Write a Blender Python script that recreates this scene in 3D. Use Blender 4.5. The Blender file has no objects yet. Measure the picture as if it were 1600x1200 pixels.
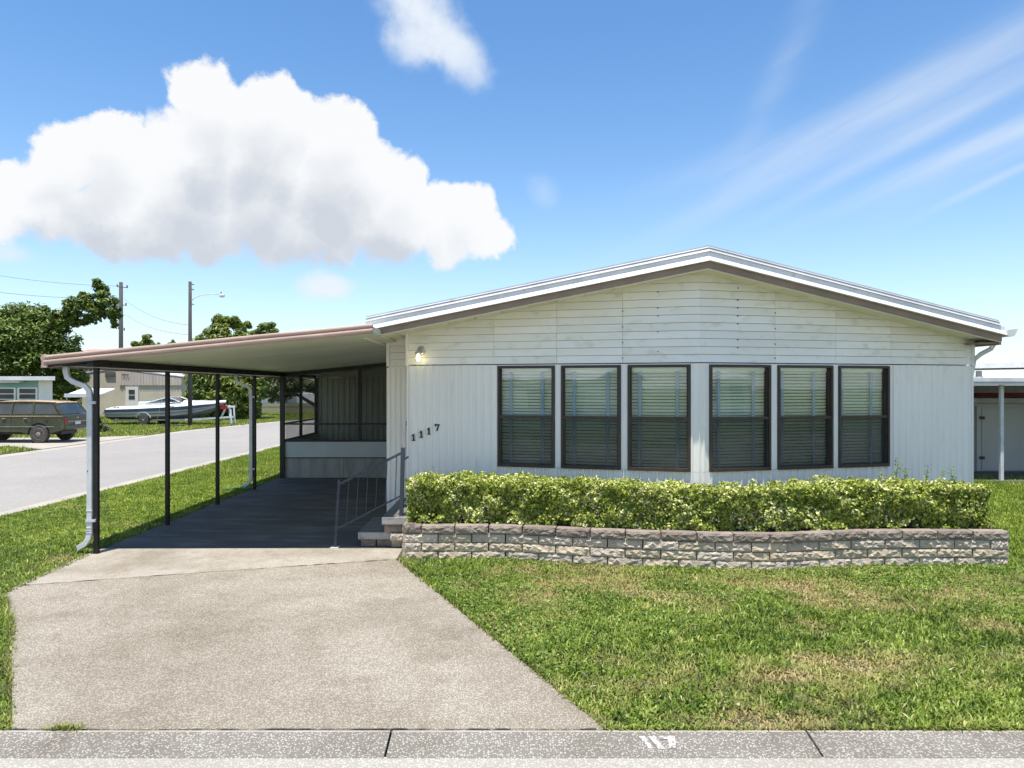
import bpy, math, random
import numpy as np
from mathutils import Vector, Matrix
R = math.radians
random.seed(7); RNG = np.random.default_rng(11)
SC = bpy.context.scene
COL = SC.collection

# ------------------------------------------------------------------ camera, sun, sky, exposure
cam = bpy.data.cameras.new('camera'); camo = bpy.data.objects.new('camera', cam); COL.objects.link(camo)
camo.location = (0, 0, 2.04); camo.rotation_euler = (R(90), 0, 0)
cam.sensor_width = 36; cam.lens = 36 * 1109 / 1600
cam.shift_x = 10 / 1600; cam.shift_y = 6 / 1600
cam.clip_start = 0.1; cam.clip_end = 3000
SC.camera = camo

SUN_EL, SUN_AZ = 78.0, 203.0            # azimuth clockwise from +Y (the viewing direction)
sd = Vector((math.cos(R(SUN_EL)) * math.sin(R(SUN_AZ)), math.cos(R(SUN_EL)) * math.cos(R(SUN_AZ)), math.sin(R(SUN_EL))))
sl = bpy.data.lights.new('sun', 'SUN'); sl.energy = 4.3; sl.angle = R(0.53); sl.color = (1.0, 0.95, 0.87)
so = bpy.data.objects.new('sun', sl); COL.objects.link(so); so.location = (0, -20, 60)
so.rotation_euler = (-sd).to_track_quat('-Z', 'Y').to_euler()

SC.view_settings.view_transform = 'Standard'; SC.view_settings.look = 'None'
SC.view_settings.gamma = 1.0; SC.view_settings.use_curve_mapping = False
SC.view_settings.exposure = 0.68
SC.render.engine = 'CYCLES'
SC.cycles.max_bounces = 7; SC.cycles.diffuse_bounces = 4; SC.cycles.glossy_bounces = 3; SC.cycles.transparent_max_bounces = 16
SC.cycles.use_denoising = True
SC.cycles.sample_clamp_indirect = 6

def pix_dir(u, v):
    return Vector(((u - 790) / 1109, 1, (606 - v) / 1109)).normalized()

def build_world():
    w = bpy.data.worlds.new('World'); SC.world = w; w.use_nodes = True
    nt = w.node_tree; nt.nodes.clear(); N = nt.nodes; L = nt.links
    # ---- cumulus density group: puffs given as directions and angular radii
    g = bpy.data.node_groups.new('cumulus_density', 'ShaderNodeTree')
    g.interface.new_socket('Vector', in_out='INPUT', socket_type='NodeSocketVector')
    for nm in ('Density', 'Above', 'High'): g.interface.new_socket(nm, in_out='OUTPUT', socket_type='NodeSocketFloat')
    gi = g.nodes.new('NodeGroupInput'); go = g.nodes.new('NodeGroupOutput')
    def nn(t, **k):
        n = g.nodes.new(t)
        for a, b in k.items(): setattr(n, a, b)
        return n
    def noise(scale, detail, rough=.55):
        n = nn('ShaderNodeTexNoise'); n.inputs['Scale'].default_value = scale
        n.inputs['Detail'].default_value = detail; n.inputs['Roughness'].default_value = rough
        return n
    n1 = noise(5.5, 1); n2 = noise(19, 7, .62)
    g.links.new(gi.outputs[0], n1.inputs['Vector']); g.links.new(gi.outputs[0], n2.inputs['Vector'])
    def vm(op, a, b):
        n = nn('ShaderNodeVectorMath', operation=op)
        for i, x in enumerate((a, b)):
            if x is None: continue
            if hasattr(x, 'is_output'): g.links.new(x, n.inputs[i])
            else: n.inputs[i].default_value = x
        return n
    def mt(op, a, b=None, c=None, clamp=False):
        n = nn('ShaderNodeMath', operation=op); n.use_clamp = clamp
        for i, x in enumerate((a, b, c)):
            if x is None: continue
            if hasattr(x, 'is_output'): g.links.new(x, n.inputs[i])
            else: n.inputs[i].default_value = x
        return n.outputs[0]
    s1 = vm('SUBTRACT', n1.outputs['Color'], (.5, .5, .5)).outputs[0]
    k1 = vm('MULTIPLY', s1, (.065, .065, .055)).outputs[0]
    s2 = vm('SUBTRACT', n2.outputs['Color'], (.5, .5, .5)).outputs[0]
    k2 = vm('MULTIPLY', s2, (.056, .056, .056)).outputs[0]
    p = vm('ADD', vm('ADD', gi.outputs[0], k1).outputs[0], k2).outputs[0]
    puffs = [(332, 165, 74), (405, 170, 72), (452, 195, 60), (530, 225, 72), (575, 262, 62), (618, 290, 60), (715, 322, 56), (668, 340, 56),
             (752, 362, 42), (170, 245, 72), (105, 262, 62), (215, 255, 52), (30, 300, 52), (-40, 320, 70), (75, 330, 60), (300, 285, 112),
             (410, 295, 108), (510, 318, 88), (205, 330, 76), (600, 345, 66), (430, 378, 46), (330, 350, 66), (120, 350, 56), (250, 345, 66), (520, 355, 60), (600, 365, 52), (690, 372, 46), (180, 365, 46), (470, 350, 66), (20, 355, 46),
             # the same kind of cloud goes on outside the frame
             (-420, 280, 150), (-560, 330, 170), (-300, 340, 110)]
    def field(p, sel):
      acc = None
      for u, v, r in sel:
        k = ((u - 790) ** 2 + (606 - v) ** 2) / 1109 ** 2
        rr = r * 1.03 / 1109 / (1 + k) ** .75
        dd = vm('DISTANCE', p, tuple(pix_dir(u, v))).outputs['Value']
        t = mt('MULTIPLY_ADD', dd, -1 / rr, 1.0)
        t = mt('MULTIPLY', t, min(1.0, r / 70))
        acc = t if acc is None else mt('SMOOTH_MAX', acc, t, .06)
      return acc
    acc = field(p, puffs)
    big = [q for q in puffs if q[2] >= 54]
    ab = field(vm('ADD', p, (.004, 0, .045)).outputs[0], big); hi = field(vm('ADD', p, (.008, 0, .105)).outputs[0], big)
    # further cumulus all round the rest of the sky
    n3 = noise(2.6, 4, .58); g.links.new(gi.outputs[0], n3.inputs['Vector'])
    sx = nn('ShaderNodeSeparateXYZ'); g.links.new(gi.outputs[0], sx.inputs[0])
    away = nn('ShaderNodeMapRange'); g.links.new(sx.outputs[1], away.inputs[0])
    away.inputs[1].default_value = .35; away.inputs[2].default_value = -.15; away.inputs[3].default_value = 0; away.inputs[4].default_value = 1
    low = nn('ShaderNodeMapRange'); g.links.new(sx.outputs[2], low.inputs[0])
    low.inputs[1].default_value = .75; low.inputs[2].default_value = .45
    gen = mt('SUBTRACT', mt('MULTIPLY', mt('SUBTRACT', n3.outputs['Fac'], .53), 5.0), mt('MULTIPLY_ADD', mt('MULTIPLY', away.outputs[0], low.outputs[0]), -3.0, 3.0))
    acc = mt('MAXIMUM', acc, gen)
    # soft flat bottom
    g.links.new(acc, go.inputs[0]); g.links.new(ab, go.inputs[1]); g.links.new(hi, go.inputs[2])

    def nd(t, **k):
        n = N.new(t)
        for a, b in k.items(): setattr(n, a, b)
        return n
    def M(op, a, b=None, c=None, clamp=False):
        n = nd('ShaderNodeMath', operation=op); n.use_clamp = clamp
        for i, x in enumerate((a, b, c)):
            if x is None: continue
            if hasattr(x, 'is_output'): L.new(x, n.inputs[i])
            else: n.inputs[i].default_value = x
        return n.outputs[0]
    def V(op, a, b):
        n = nd('ShaderNodeVectorMath', operation=op)
        for i, x in enumerate((a, b)):
            if hasattr(x, 'is_output'): L.new(x, n.inputs[i])
            else: n.inputs[i].default_value = x
        return n
    def SS(x, a, b):
        n = nd('ShaderNodeMapRange', interpolation_type='SMOOTHSTEP'); L.new(x, n.inputs[0])
        n.inputs[1].default_value = a; n.inputs[2].default_value = b
        return n.outputs[0]
    tc = nd('ShaderNodeTexCoord'); dr = tc.outputs['Generated']
    gn = nd('ShaderNodeGroup'); gn.node_tree = g; L.new(dr, gn.inputs[0]); D0, D1, D2 = gn.outputs
    crisp = SS(D0, -.01, .17); soft = SS(D0, -.08, .26); und = SS(D1, .0, .45)
    alpha = M('ADD', M('MULTIPLY', crisp, M('SUBTRACT', 1.0, und)), M('MULTIPLY', soft, und))
    shade = M('ADD', M('MULTIPLY', SS(D1, .15, .9), .42), M('MULTIPLY', SS(D2, -.1, .6), .72), clamp=True)
    sep = nd('ShaderNodeSeparateXYZ'); L.new(dr, sep.inputs[0])
    # elliptical wisps and thin clouds: centre pixel, half length, half width, tilt (deg), strength
    wisps = None
    wn = nd('ShaderNodeTexNoise'); wn.inputs['Scale'].default_value = 9; wn.inputs['Detail'].default_value = 5; wn.inputs['Roughness'].default_value = .62
    L.new(dr, wn.inputs['Vector'])
    c0 = pix_dir(1400, 200); r0 = Vector((c0.y, -c0.x, 0)).normalized(); u0 = r0.cross(c0).normalized(); al = r0 * math.cos(R(22)) + u0 * math.sin(R(22)); ac = -r0 * math.sin(R(22)) + u0 * math.cos(R(22))
    cx = nd('ShaderNodeCombineXYZ'); L.new(V('DOT_PRODUCT', dr, tuple(al * 4.0)).outputs['Value'], cx.inputs[0]); L.new(V('DOT_PRODUCT', dr, tuple(ac * 34.0)).outputs['Value'], cx.inputs[1])
    sn = nd('ShaderNodeTexNoise'); sn.inputs['Scale'].default_value = 1.0; sn.inputs['Detail'].default_value = 4; L.new(cx.outputs[0], sn.inputs['Vector']); streak = SS(sn.outputs['Fac'], .0, .85)
    for (u, v, la, lb, tilt, st, mode) in [
        (1330, 195, 330, 34, 24, .50, 1), (1560, 100, 330, 50, 21, .42, 1), (1430, 215, 240, 15, 22, .42, 1), (1480, 250, 260, 24, 19, .50, 1), (1560, 278, 130, 8, 23, .42, 1),
        (1230, 90, 190, 26, 62, .20, 1), (1180, 240, 160, 26, 14, .25, 1), (1700, 160, 300, 40, 22, .5, 1),
        (655, 15, 90, 62, -35, .95, 2), (715, 80, 62, 40, -40, .80, 2), (640, 70, 50, 35, -30, .65, 2), (512, 449, 46, 20, 0, .95, 2), (8, 395, 40, 18, 0, .6, 2), (850, 300, 24, 34, 20, .22, 2), (1570, 520, 90, 26, 5, .6, 2)]:
        c = pix_dir(u, v)
        k = ((u - 790) ** 2 + (606 - v) ** 2) / 1109 ** 2; sc = 1 / 1109 / (1 + k) ** .75
        ca, sa = math.cos(R(tilt)), math.sin(R(tilt))
        right = Vector((c.y, -c.x, 0)).normalized(); up = right.cross(c).normalized()
        A = right * ca + up * sa; B = -right * sa + up * ca
        q = V('SUBTRACT', dr, tuple(c)).outputs[0]
        s = V('DOT_PRODUCT', q, tuple(A / (la * sc))).outputs['Value']; t = V('DOT_PRODUCT', q, tuple(B / (lb * sc))).outputs['Value']
        if mode == 1:                       # streaky ice cloud: noise drawn out along the streak
            e = M('ADD', M('MULTIPLY', s, s), M('MULTIPLY', t, t))
            f = M('MULTIPLY', M('EXPONENT', M('MULTIPLY', e, -1.1)), streak)
        else:
            e = M('SQRT', M('ADD', M('MULTIPLY', s, s), M('MULTIPLY', t, t)))
            e = M('ADD', e, M('MULTIPLY', M('SUBTRACT', wn.outputs['Fac'], .5), 2.4))
            f = SS(M('SUBTRACT', 1.0, e), -.35, .8)
        f = M('MULTIPLY', f, st)
        wisps = f if wisps is None else M('SUBTRACT', M('ADD', wisps, f), M('MULTIPLY', wisps, f))
    sky = nd('ShaderNodeTexSky', sky_type='NISHITA'); sky.sun_disc = False
    sky.sun_elevation = R(SUN_EL); sky.sun_rotation = R(SUN_AZ); sky.air_density = SKY_AIR; sky.dust_density = SKY_DUST; sky.ozone_density = SKY_OZ; sky.altitude = 0
    hs = nd('ShaderNodeHueSaturation'); hs.inputs['Saturation'].default_value = SKY_SAT; hs.inputs['Hue'].default_value = SKY_HUE; L.new(sky.outputs[0], hs.inputs['Color'])
    bg = nd('ShaderNodeBackground'); bg.inputs['Strength'].default_value = SKY_STR; L.new(hs.outputs[0], bg.inputs['Color'])
    mixc = nd('ShaderNodeMix', data_type='RGBA'); L.new(shade, mixc.inputs[0])
    mixc.inputs[6].default_value = (.61, .615, .62, 1); mixc.inputs[7].default_value = (.40, .425, .465, 1)
    bc = nd('ShaderNodeBackground'); L.new(mixc.outputs[2], bc.inputs['Color'])
    bw = nd('ShaderNodeBackground'); bw.inputs['Color'].default_value = (.53, .57, .62, 1)
    m1 = nd('ShaderNodeMixShader'); L.new(wisps, m1.inputs[0]); L.new(bg.outputs[0], m1.inputs[1]); L.new(bw.outputs[0], m1.inputs[2])
    m2 = nd('ShaderNodeMixShader'); L.new(M('MULTIPLY', alpha, .97), m2.inputs[0]); L.new(m1.outputs[0], m2.inputs[1]); L.new(bc.outputs[0], m2.inputs[2])
    hz = M('MULTIPLY', M('POWER', M('SUBTRACT', 1.0, M('ABSOLUTE', sep.outputs[2])), 7.0), .72)      # pale moist air towards the horizon
    bh_ = nd('ShaderNodeBackground'); bh_.inputs['Color'].default_value = (.47, .57, .67, 1)
    m3 = nd('ShaderNodeMixShader'); L.new(hz, m3.inputs[0]); L.new(bg.outputs[0], m3.inputs[1]); L.new(bh_.outputs[0], m3.inputs[2]); L.new(m3.outputs[0], m1.inputs[1])
    w.cycles.sampling_method = 'MANUAL'; w.cycles.sample_map_resolution = 256
    out = nd('ShaderNodeOutputWorld'); L.new(m2.outputs[0], out.inputs[0])
SKY_STR, SKY_AIR, SKY_DUST, SKY_OZ, SKY_SAT, SKY_HUE = .128, 1.0, .15, 1.6, 1.22, .5
build_world()

# ------------------------------------------------------------------ materials
def pmat(name, c1, c2=None, scale=3.0, detail=4, rough=.6, stretch=(1, 1, 1), c3=None, scale3=60, lo=.35, hi=.65, lo3=.45, hi3=.7,
         bump=0, bscale=80, metal=0, spec=.4, objrand=0, translucent=0, rough_var=0):
    m = bpy.data.materials.new(name); m.use_nodes = True
    nt = m.node_tree; N = nt.nodes; L = nt.links
    b = N['Principled BSDF']; b.inputs['Roughness'].default_value = rough; b.inputs['Metallic'].default_value = metal
    b.inputs['Specular IOR Level'].default_value = spec
    tc = N.new('ShaderNodeTexCoord'); mp = N.new('ShaderNodeMapping'); mp.inputs['Scale'].default_value = stretch
    L.new(tc.outputs['Object'], mp.inputs[0])
    src = mp.outputs[0]
    if objrand:
        oi = N.new('ShaderNodeObjectInfo'); mu = N.new('ShaderNodeMath'); mu.operation = 'MULTIPLY'; L.new(oi.outputs['Random'], mu.inputs[0]); mu.inputs[1].default_value = 57.0
        ad = N.new('ShaderNodeVectorMath'); L.new(src, ad.inputs[0]); L.new(mu.outputs[0], ad.inputs[1]); src = ad.outputs[0]
    def ramp(fac, lo, hi):
        r = N.new('ShaderNodeMapRange'); L.new(fac, r.inputs[0]); r.inputs[1].default_value = lo; r.inputs[2].default_value = hi; return r.outputs[0]
    def mix(f, a, bcol):
        x = N.new('ShaderNodeMix'); x.data_type = 'RGBA'
        if hasattr(f, 'is_output'): L.new(f, x.inputs[0])
        else: x.inputs[0].default_value = f
        for i, c in ((6, a), (7, bcol)):
            if hasattr(c, 'is_output'): L.new(c, x.inputs[i])
            else: x.inputs[i].default_value = (*c, 1)
        return x.outputs[2]
    col = None
    if c2 is not None:
        n = N.new('ShaderNodeTexNoise'); n.inputs['Scale'].default_value = scale; n.inputs['Detail'].default_value = detail; L.new(src, n.inputs['Vector'])
        col = mix(ramp(n.outputs['Fac'], lo, hi), c1, c2)
    else:
        b.inputs['Base Color'].default_value = (*c1, 1)
    if c3 is not None:
        n = N.new('ShaderNodeTexNoise'); n.inputs['Scale'].default_value = scale3; n.inputs['Detail'].default_value = 3; L.new(src, n.inputs['Vector'])
        col = mix(ramp(n.outputs['Fac'], lo3, hi3), col if col is not None else c1, c3)
    if objrand and col is not None:
        hv = N.new('ShaderNodeHueSaturation'); L.new(col, hv.inputs['Color'])
        r = N.new('ShaderNodeMapRange'); L.new(oi.outputs['Random'], r.inputs[0]); r.inputs[3].default_value = 1 - objrand; r.inputs[4].default_value = 1 + objrand
        L.new(r.outputs[0], hv.inputs['Value']); col = hv.outputs[0]
    if col is not None: L.new(col, b.inputs['Base Color'])
    if bump:
        n = N.new('ShaderNodeTexNoise'); n.inputs['Scale'].default_value = bscale; n.inputs['Detail'].default_value = 5; L.new(tc.outputs['Object'], n.inputs['Vector'])
        bp = N.new('ShaderNodeBump'); bp.inputs['Strength'].default_value = bump; bp.inputs['Distance'].default_value = .01
        L.new(n.outputs['Fac'], bp.inputs['Height']); L.new(bp.outputs[0], b.inputs['Normal'])
    return m

def leafmat(name, ca, cb, cc=None, dry=None, trans=.35, rough=.5, big=None):
    """foliage: colour from the per-leaf attribute rnd, drawn towards a dry colour by the attribute dry"""
    m = bpy.data.materials.new(name); m.use_nodes = True; nt = m.node_tree; N = nt.nodes; L = nt.links
    b = N['Principled BSDF']; b.inputs['Roughness'].default_value = rough; b.inputs['Specular IOR Level'].default_value = .35
    a = N.new('ShaderNodeAttribute'); a.attribute_name = 'rnd'
    r = N.new('ShaderNodeValToRGB'); L.new(a.outputs['Fac'], r.inputs[0])
    r.color_ramp.elements[0].color = (*ca, 1); r.color_ramp.elements[1].color = (*cb, 1)
    if cc: e = r.color_ramp.elements.new(.9); e.color = (*cb, 1); r.color_ramp.elements[2].color = (*cc, 1)
    col = r.outputs[0]
    if dry:
        a2 = N.new('ShaderNodeAttribute'); a2.attribute_name = 'dry'
        x = N.new('ShaderNodeMix'); x.data_type = 'RGBA'; L.new(a2.outputs['Fac'], x.inputs[0]); L.new(col, x.inputs[6]); x.inputs[7].default_value = (*dry, 1); col = x.outputs[2]
    L.new(col, b.inputs['Base Color'])
    t = N.new('ShaderNodeBsdfTranslucent'); L.new(col, t.inputs[0])
    ms = N.new('ShaderNodeMixShader'); ms.inputs[0].default_value = trans; L.new(b.outputs[0], ms.inputs[1]); L.new(t.outputs[0], ms.inputs[2])
    L.new(ms.outputs[0], N['Material Output'].inputs[0])
    return m

def glassmat(name, tint=(.85, .9, .88), ior=1.5, refl=1.0, rough=.0):
    m = bpy.data.materials.new(name); m.use_nodes = True; nt = m.node_tree; N = nt.nodes; L = nt.links
    N.remove(N['Principled BSDF'])
    t = N.new('ShaderNodeBsdfTransparent'); t.inputs[0].default_value = (*tint, 1)
    g = N.new('ShaderNodeBsdfGlossy'); g.inputs['Roughness'].default_value = rough; g.inputs[0].default_value = (1, 1, 1, 1)
    lw = N.new('ShaderNodeLayerWeight'); lw.inputs[0].default_value = .5; pw = N.new('ShaderNodeMath'); pw.operation = 'POWER'; L.new(lw.outputs['Facing'], pw.inputs[0]); pw.inputs[1].default_value = 5
    f = N.new('ShaderNodeMath'); f.operation = 'MULTIPLY_ADD'; L.new(pw.outputs[0], f.inputs[0]); f.inputs[1].default_value = .92; f.inputs[2].default_value = .095
    tc = N.new('ShaderNodeTexCoord'); n = N.new('ShaderNodeTexNoise'); n.inputs['Scale'].default_value = 1.6; L.new(tc.outputs['Object'], n.inputs['Vector'])
    bp = N.new('ShaderNodeBump'); bp.inputs['Strength'].default_value = .03; bp.inputs['Distance'].default_value = .05; L.new(n.outputs['Fac'], bp.inputs['Height']); L.new(bp.outputs[0], g.inputs['Normal'])
    mu = N.new('ShaderNodeMath'); mu.operation = 'MULTIPLY'; L.new(f.outputs[0], mu.inputs[0]); mu.inputs[1].default_value = refl; mu.use_clamp = True
    ms = N.new('ShaderNodeMixShader'); L.new(mu.outputs[0], ms.inputs[0]); L.new(t.outputs[0], ms.inputs[1]); L.new(g.outputs[0], ms.inputs[2])
    L.new(ms.outputs[0], N['Material Output'].inputs[0]); return m

def screenmat(name, col, fac):
    m = bpy.data.materials.new(name); m.use_nodes = True; nt = m.node_tree; N = nt.nodes; L = nt.links
    N.remove(N['Principled BSDF'])
    t = N.new('ShaderNodeBsdfTransparent'); d = N.new('ShaderNodeBsdfDiffuse'); d.inputs[0].default_value = (*col, 1)
    tc = N.new('ShaderNodeTexCoord'); n = N.new('ShaderNodeTexNoise'); n.inputs['Scale'].default_value = 2.5; L.new(tc.outputs['Object'], n.inputs['Vector'])
    r = N.new('ShaderNodeMapRange'); L.new(n.outputs['Fac'], r.inputs[0]); r.inputs[3].default_value = fac - .05; r.inputs[4].default_value = fac + .05
    ms = N.new('ShaderNodeMixShader'); L.new(r.outputs[0], ms.inputs[0]); L.new(t.outputs[0], ms.inputs[1]); L.new(d.outputs[0], ms.inputs[2])
    L.new(ms.outputs[0], N['Material Output'].inputs[0]); return m

def aggregate(name, matrix, stone, scale, dens, stain, stain2, bump=.5, stainscale=.9):
    """concrete with exposed stones: voronoi cells as stones in a matrix, broad stains over it"""
    m = bpy.data.materials.new(name); m.use_nodes = True; nt = m.node_tree; N = nt.nodes; L = nt.links
    b = N['Principled BSDF']; b.inputs['Roughness'].default_value = .85; b.inputs['Specular IOR Level'].default_value = .2
    tc = N.new('ShaderNodeTexCoord'); o = tc.outputs['Object']
    v = N.new('ShaderNodeTexVoronoi'); v.inputs['Scale'].default_value = scale; L.new(o, v.inputs['Vector'])
    r = N.new('ShaderNodeMapRange'); L.new(v.outputs['Distance'], r.inputs[0]); r.inputs[1].default_value = dens + .12; r.inputs[2].default_value = dens - .12
    sp = N.new('ShaderNodeSeparateColor'); L.new(v.outputs['Color'], sp.inputs[0])
    keep = N.new('ShaderNodeMapRange'); L.new(sp.outputs[0], keep.inputs[0]); keep.inputs[1].default_value = .25; keep.inputs[2].default_value = .45
    mu = N.new('ShaderNodeMath'); mu.operation = 'MULTIPLY'; L.new(r.outputs[0], mu.inputs[0]); L.new(keep.outputs[0], mu.inputs[1])
    x = N.new('ShaderNodeMix'); x.data_type = 'RGBA'; L.new(mu.outputs[0], x.inputs[0]); x.inputs[6].default_value = (*matrix, 1); x.inputs[7].default_value = (*stone, 1)
    col = x.outputs[2]
    for sc_, c, lo, hi, amt in ((stainscale, stain, .42, .68, .75), (stainscale * 3.7, stain2, .5, .72, .6), (stainscale * 14, stain, .5, .75, .35)):
        n = N.new('ShaderNodeTexNoise'); n.inputs['Scale'].default_value = sc_; n.inputs['Detail'].default_value = 6; n.inputs['Roughness'].default_value = .62; L.new(o, n.inputs['Vector'])
        q = N.new('ShaderNodeMapRange'); L.new(n.outputs['Fac'], q.inputs[0]); q.inputs[1].default_value = lo; q.inputs[2].default_value = hi; q.inputs[4].default_value = amt
        y = N.new('ShaderNodeMix'); y.data_type = 'RGBA'; y.blend_type = 'MULTIPLY'; L.new(q.outputs[0], y.inputs[0]); L.new(col, y.inputs[6]); y.inputs[7].default_value = (*c, 1); col = y.outputs[2]
    L.new(col, b.inputs['Base Color'])
    bp = N.new('ShaderNodeBump'); bp.inputs['Strength'].default_value = bump; bp.inputs['Distance'].default_value = .004; L.new(mu.outputs[0], bp.inputs['Height']); L.new(bp.outputs[0], b.inputs['Normal'])
    return m

MT = {}
MT['white'] = pmat('white_painted_aluminium', (.87, .85, .795), (.82, .80, .74), scale=1.4, detail=6, stretch=(1, 1, .25), rough=.45, c3=(.70, .69, .62), scale3=9, lo3=.58, hi3=.9, bump=.05, bscale=12)
MT['siding'] = pmat('white_lap_siding', (.87, .86, .81), (.82, .80, .72), scale=1.1, detail=6, stretch=(1, 1, 1.6), rough=.5, c3=(.62, .61, .49), scale3=5, lo3=.56, hi3=.85, objrand=.035)
MT['soffit'] = pmat('cream_soffit', (.78, .76, .58), (.70, .68, .50), scale=2, rough=.6, objrand=.05)
MT['brown'] = pmat('brown_fascia_paint', (.29, .22, .185), (.23, .175, .145), scale=4, detail=6, rough=.55, c3=(.27, .21, .18), scale3=30, lo3=.6, hi3=.85)
MT['roofwhite'] = pmat('white_roof_coating', (.80, .80, .80), (.68, .68, .67), scale=3, detail=7, rough=.5, c3=(.5, .49, .47), scale3=14, lo3=.62, hi3=.85)
MT['roofgrey'] = pmat('shade_grey_roof_edge_metal', (.50, .51, .53), (.42, .43, .45), scale=3, detail=7, rough=.5, c3=(.33, .33, .33), scale3=14, lo3=.6, hi3=.85)  # greyer than the white coating, to paint shade into the upright edge faces
MT['frame'] = pmat('bronze_window_frame', (.055, .04, .031), (.04, .029, .023), scale=8, rough=.45, c3=(.13, .10, .08), scale3=40, lo3=.6, hi3=.8)
MT['pane'] = glassmat('window_glass', (.90, .95, .92), refl=1.0)
MT['insect'] = screenmat('insect_screen', (.04, .05, .045), .50)
MT['slat'] = pmat('pale_green_blind', (.80, .86, .78), (.72, .79, .71), scale=6, rough=.5, objrand=.07)
MT['tape'] = pmat('blue_blind_tape', (.30, .39, .48), (.25, .33, .42), scale=20, rough=.8)
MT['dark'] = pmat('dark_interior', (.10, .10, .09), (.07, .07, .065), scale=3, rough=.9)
MT['black'] = pmat('black_metal', (.018, .018, .02), (.03, .03, .03), scale=30, rough=.5)
MT['bronze'] = pmat('dark_bronze_aluminium', (.013, .011, .0105), (.02, .017, .016), scale=5, detail=5, rough=.42, c3=(.035, .03, .028), scale3=40, lo3=.6, hi3=.85)
MT['tan'] = pmat('tan_enamel_fascia', (.52, .37, .30), (.44, .31, .25), scale=3, detail=6, stretch=(.4, 1, 2), rough=.4, c3=(.6, .46, .38), scale3=18, lo3=.55, hi3=.8)
MT['ceiling'] = pmat('pale_carport_ceiling', (.66, .68, .56), (.58, .60, .47), scale=.9, detail=6, stretch=(.5, 1.5, 1), rough=.55, c3=(.45, .47, .36), scale3=3.5, lo3=.6, hi3=.9, objrand=.03)
MT['gutter'] = pmat('white_gutter_metal', (.68, .69, .69), (.58, .59, .58), scale=5, rough=.4, c3=(.42, .40, .36), scale3=14, lo3=.62, hi3=.82)
MT['railpaint'] = pmat('blue_grey_rail_paint', (.035, .045, .062), (.05, .06, .078), scale=20, rough=.5, c3=(.14, .14, .15), scale3=60, lo3=.62, hi3=.8)
MT['knee'] = pmat('pale_blue_kneewall', (.50, .55, .56), (.44, .49, .50), scale=2, rough=.5)
MT['panelgrey'] = pmat('weathered_cement_panel', (.38, .375, .35), (.27, .27, .255), scale=3, detail=7, stretch=(2.2, 2.2, .6), rough=.85, objrand=.06)
MT['rib'] = pmat('sage_ribbed_panel', (.60, .61, .50), (.52, .53, .43), scale=2, stretch=(1, 1, .3), rough=.6)
MT['mesh'] = screenmat('porch_screen', (.04, .045, .04), .44)
MT['step'] = pmat('worn_concrete_tread', (.42, .41, .38), (.33, .32, .30), scale=4, detail=7, rough=.8, c3=(.22, .215, .20), scale3=16, lo3=.52, hi3=.8, bump=.4, bscale=120)
MT['steptop'] = pmat('grey_painted_tread', (.13, .128, .122), (.17, .167, .16), scale=5, detail=6, rough=.7)  # grey paint for tread tops, its dark tone also holding the roof's shadow
MT['floorpaint'] = pmat('dark_grey_floor_paint', (.092, .09, .086), (.125, .122, .115), scale=1.6, detail=7, stretch=(.5, 1.5, 1), rough=.8, spec=.12, c3=(.18, .175, .165), scale3=3.2, lo3=.52, hi3=.8, bump=.15, bscale=60)
MT['drive'] = aggregate('aggregate_driveway', (.265, .232, .183), (.545, .492, .405), 95, .46, (.60, .565, .515), (.70, .665, .615), .7, .62)
MT['apron'] = aggregate('smooth_apron', (.34, .305, .25), (.50, .455, .38), 100, .44, (.60, .56, .50), (.66, .61, .55), .4, 1.0)
MT['kerb'] = aggregate('pebble_kerb', (.205, .188, .160), (.48, .45, .39), 76, .46, (.68, .64, .60), (.7, .66, .62), .9, 1.3)
MT['kerbtop'] = aggregate('kerb_lip', (.40, .365, .31), (.48, .44, .38), 76, .42, (.75, .7, .62), (.8, .75, .68), .2, 2)
MT['gutterpan'] = aggregate('pale_street_concrete', (.34, .318, .275), (.50, .47, .41), 76, .46, (.85, .84, .82), (.88, .87, .86), .4, .8)
MT['road'] = aggregate('old_pale_asphalt', (.31, .288, .262), (.42, .395, .365), 45, .4, (.84, .84, .85), (.88, .88, .88), .3, .16)
MT['sideconc'] = pmat('pale_gutter_concrete', (.44, .40, .33), (.35, .315, .26), scale=1.2, detail=7, rough=.85)
MT['soil'] = pmat('lawn_soil', (.075, .075, .03), (.11, .095, .05), scale=2.5, detail=7, rough=1, c3=(.05, .07, .02), scale3=11, lo3=.45, hi3=.65, bump=.6, bscale=40)
MT['farground'] = pmat('far_ground', (.10, .13, .035), (.15, .15, .06), scale=.35, detail=8, rough=1)
MT['block'] = pmat('split_face_block', (.60, .50, .39), (.49, .415, .335), scale=3.0, detail=6, rough=.9, c3=(.33, .29, .25), scale3=24, lo3=.52, hi3=.8, bump=.9, bscale=90, objrand=.16)
MT['blocktan'] = pmat('split_face_block_tan', (.62, .50, .345), (.52, .43, .325), scale=3.0, detail=6, rough=.9, c3=(.34, .29, .24), scale3=24, lo3=.54, hi3=.8, bump=.9, bscale=90, objrand=.14)
MT['blockcap'] = pmat('weathered_cap_block', (.31, .25, .20), (.21, .17, .14), scale=4, detail=6, rough=.92, c3=(.36, .32, .28), scale3=25, lo3=.52, hi3=.8, bump=.9, bscale=70, objrand=.14)
MT['bark'] = pmat('bark', (.10, .075, .055), (.15, .12, .09), scale=6, stretch=(1, 1, .3), rough=.95, bump=.6, bscale=20)
MT['pole'] = pmat('weathered_pole_wood', (.10, .095, .085), (.065, .062, .058), scale=5, stretch=(4, 4, .2), rough=.9)

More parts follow.
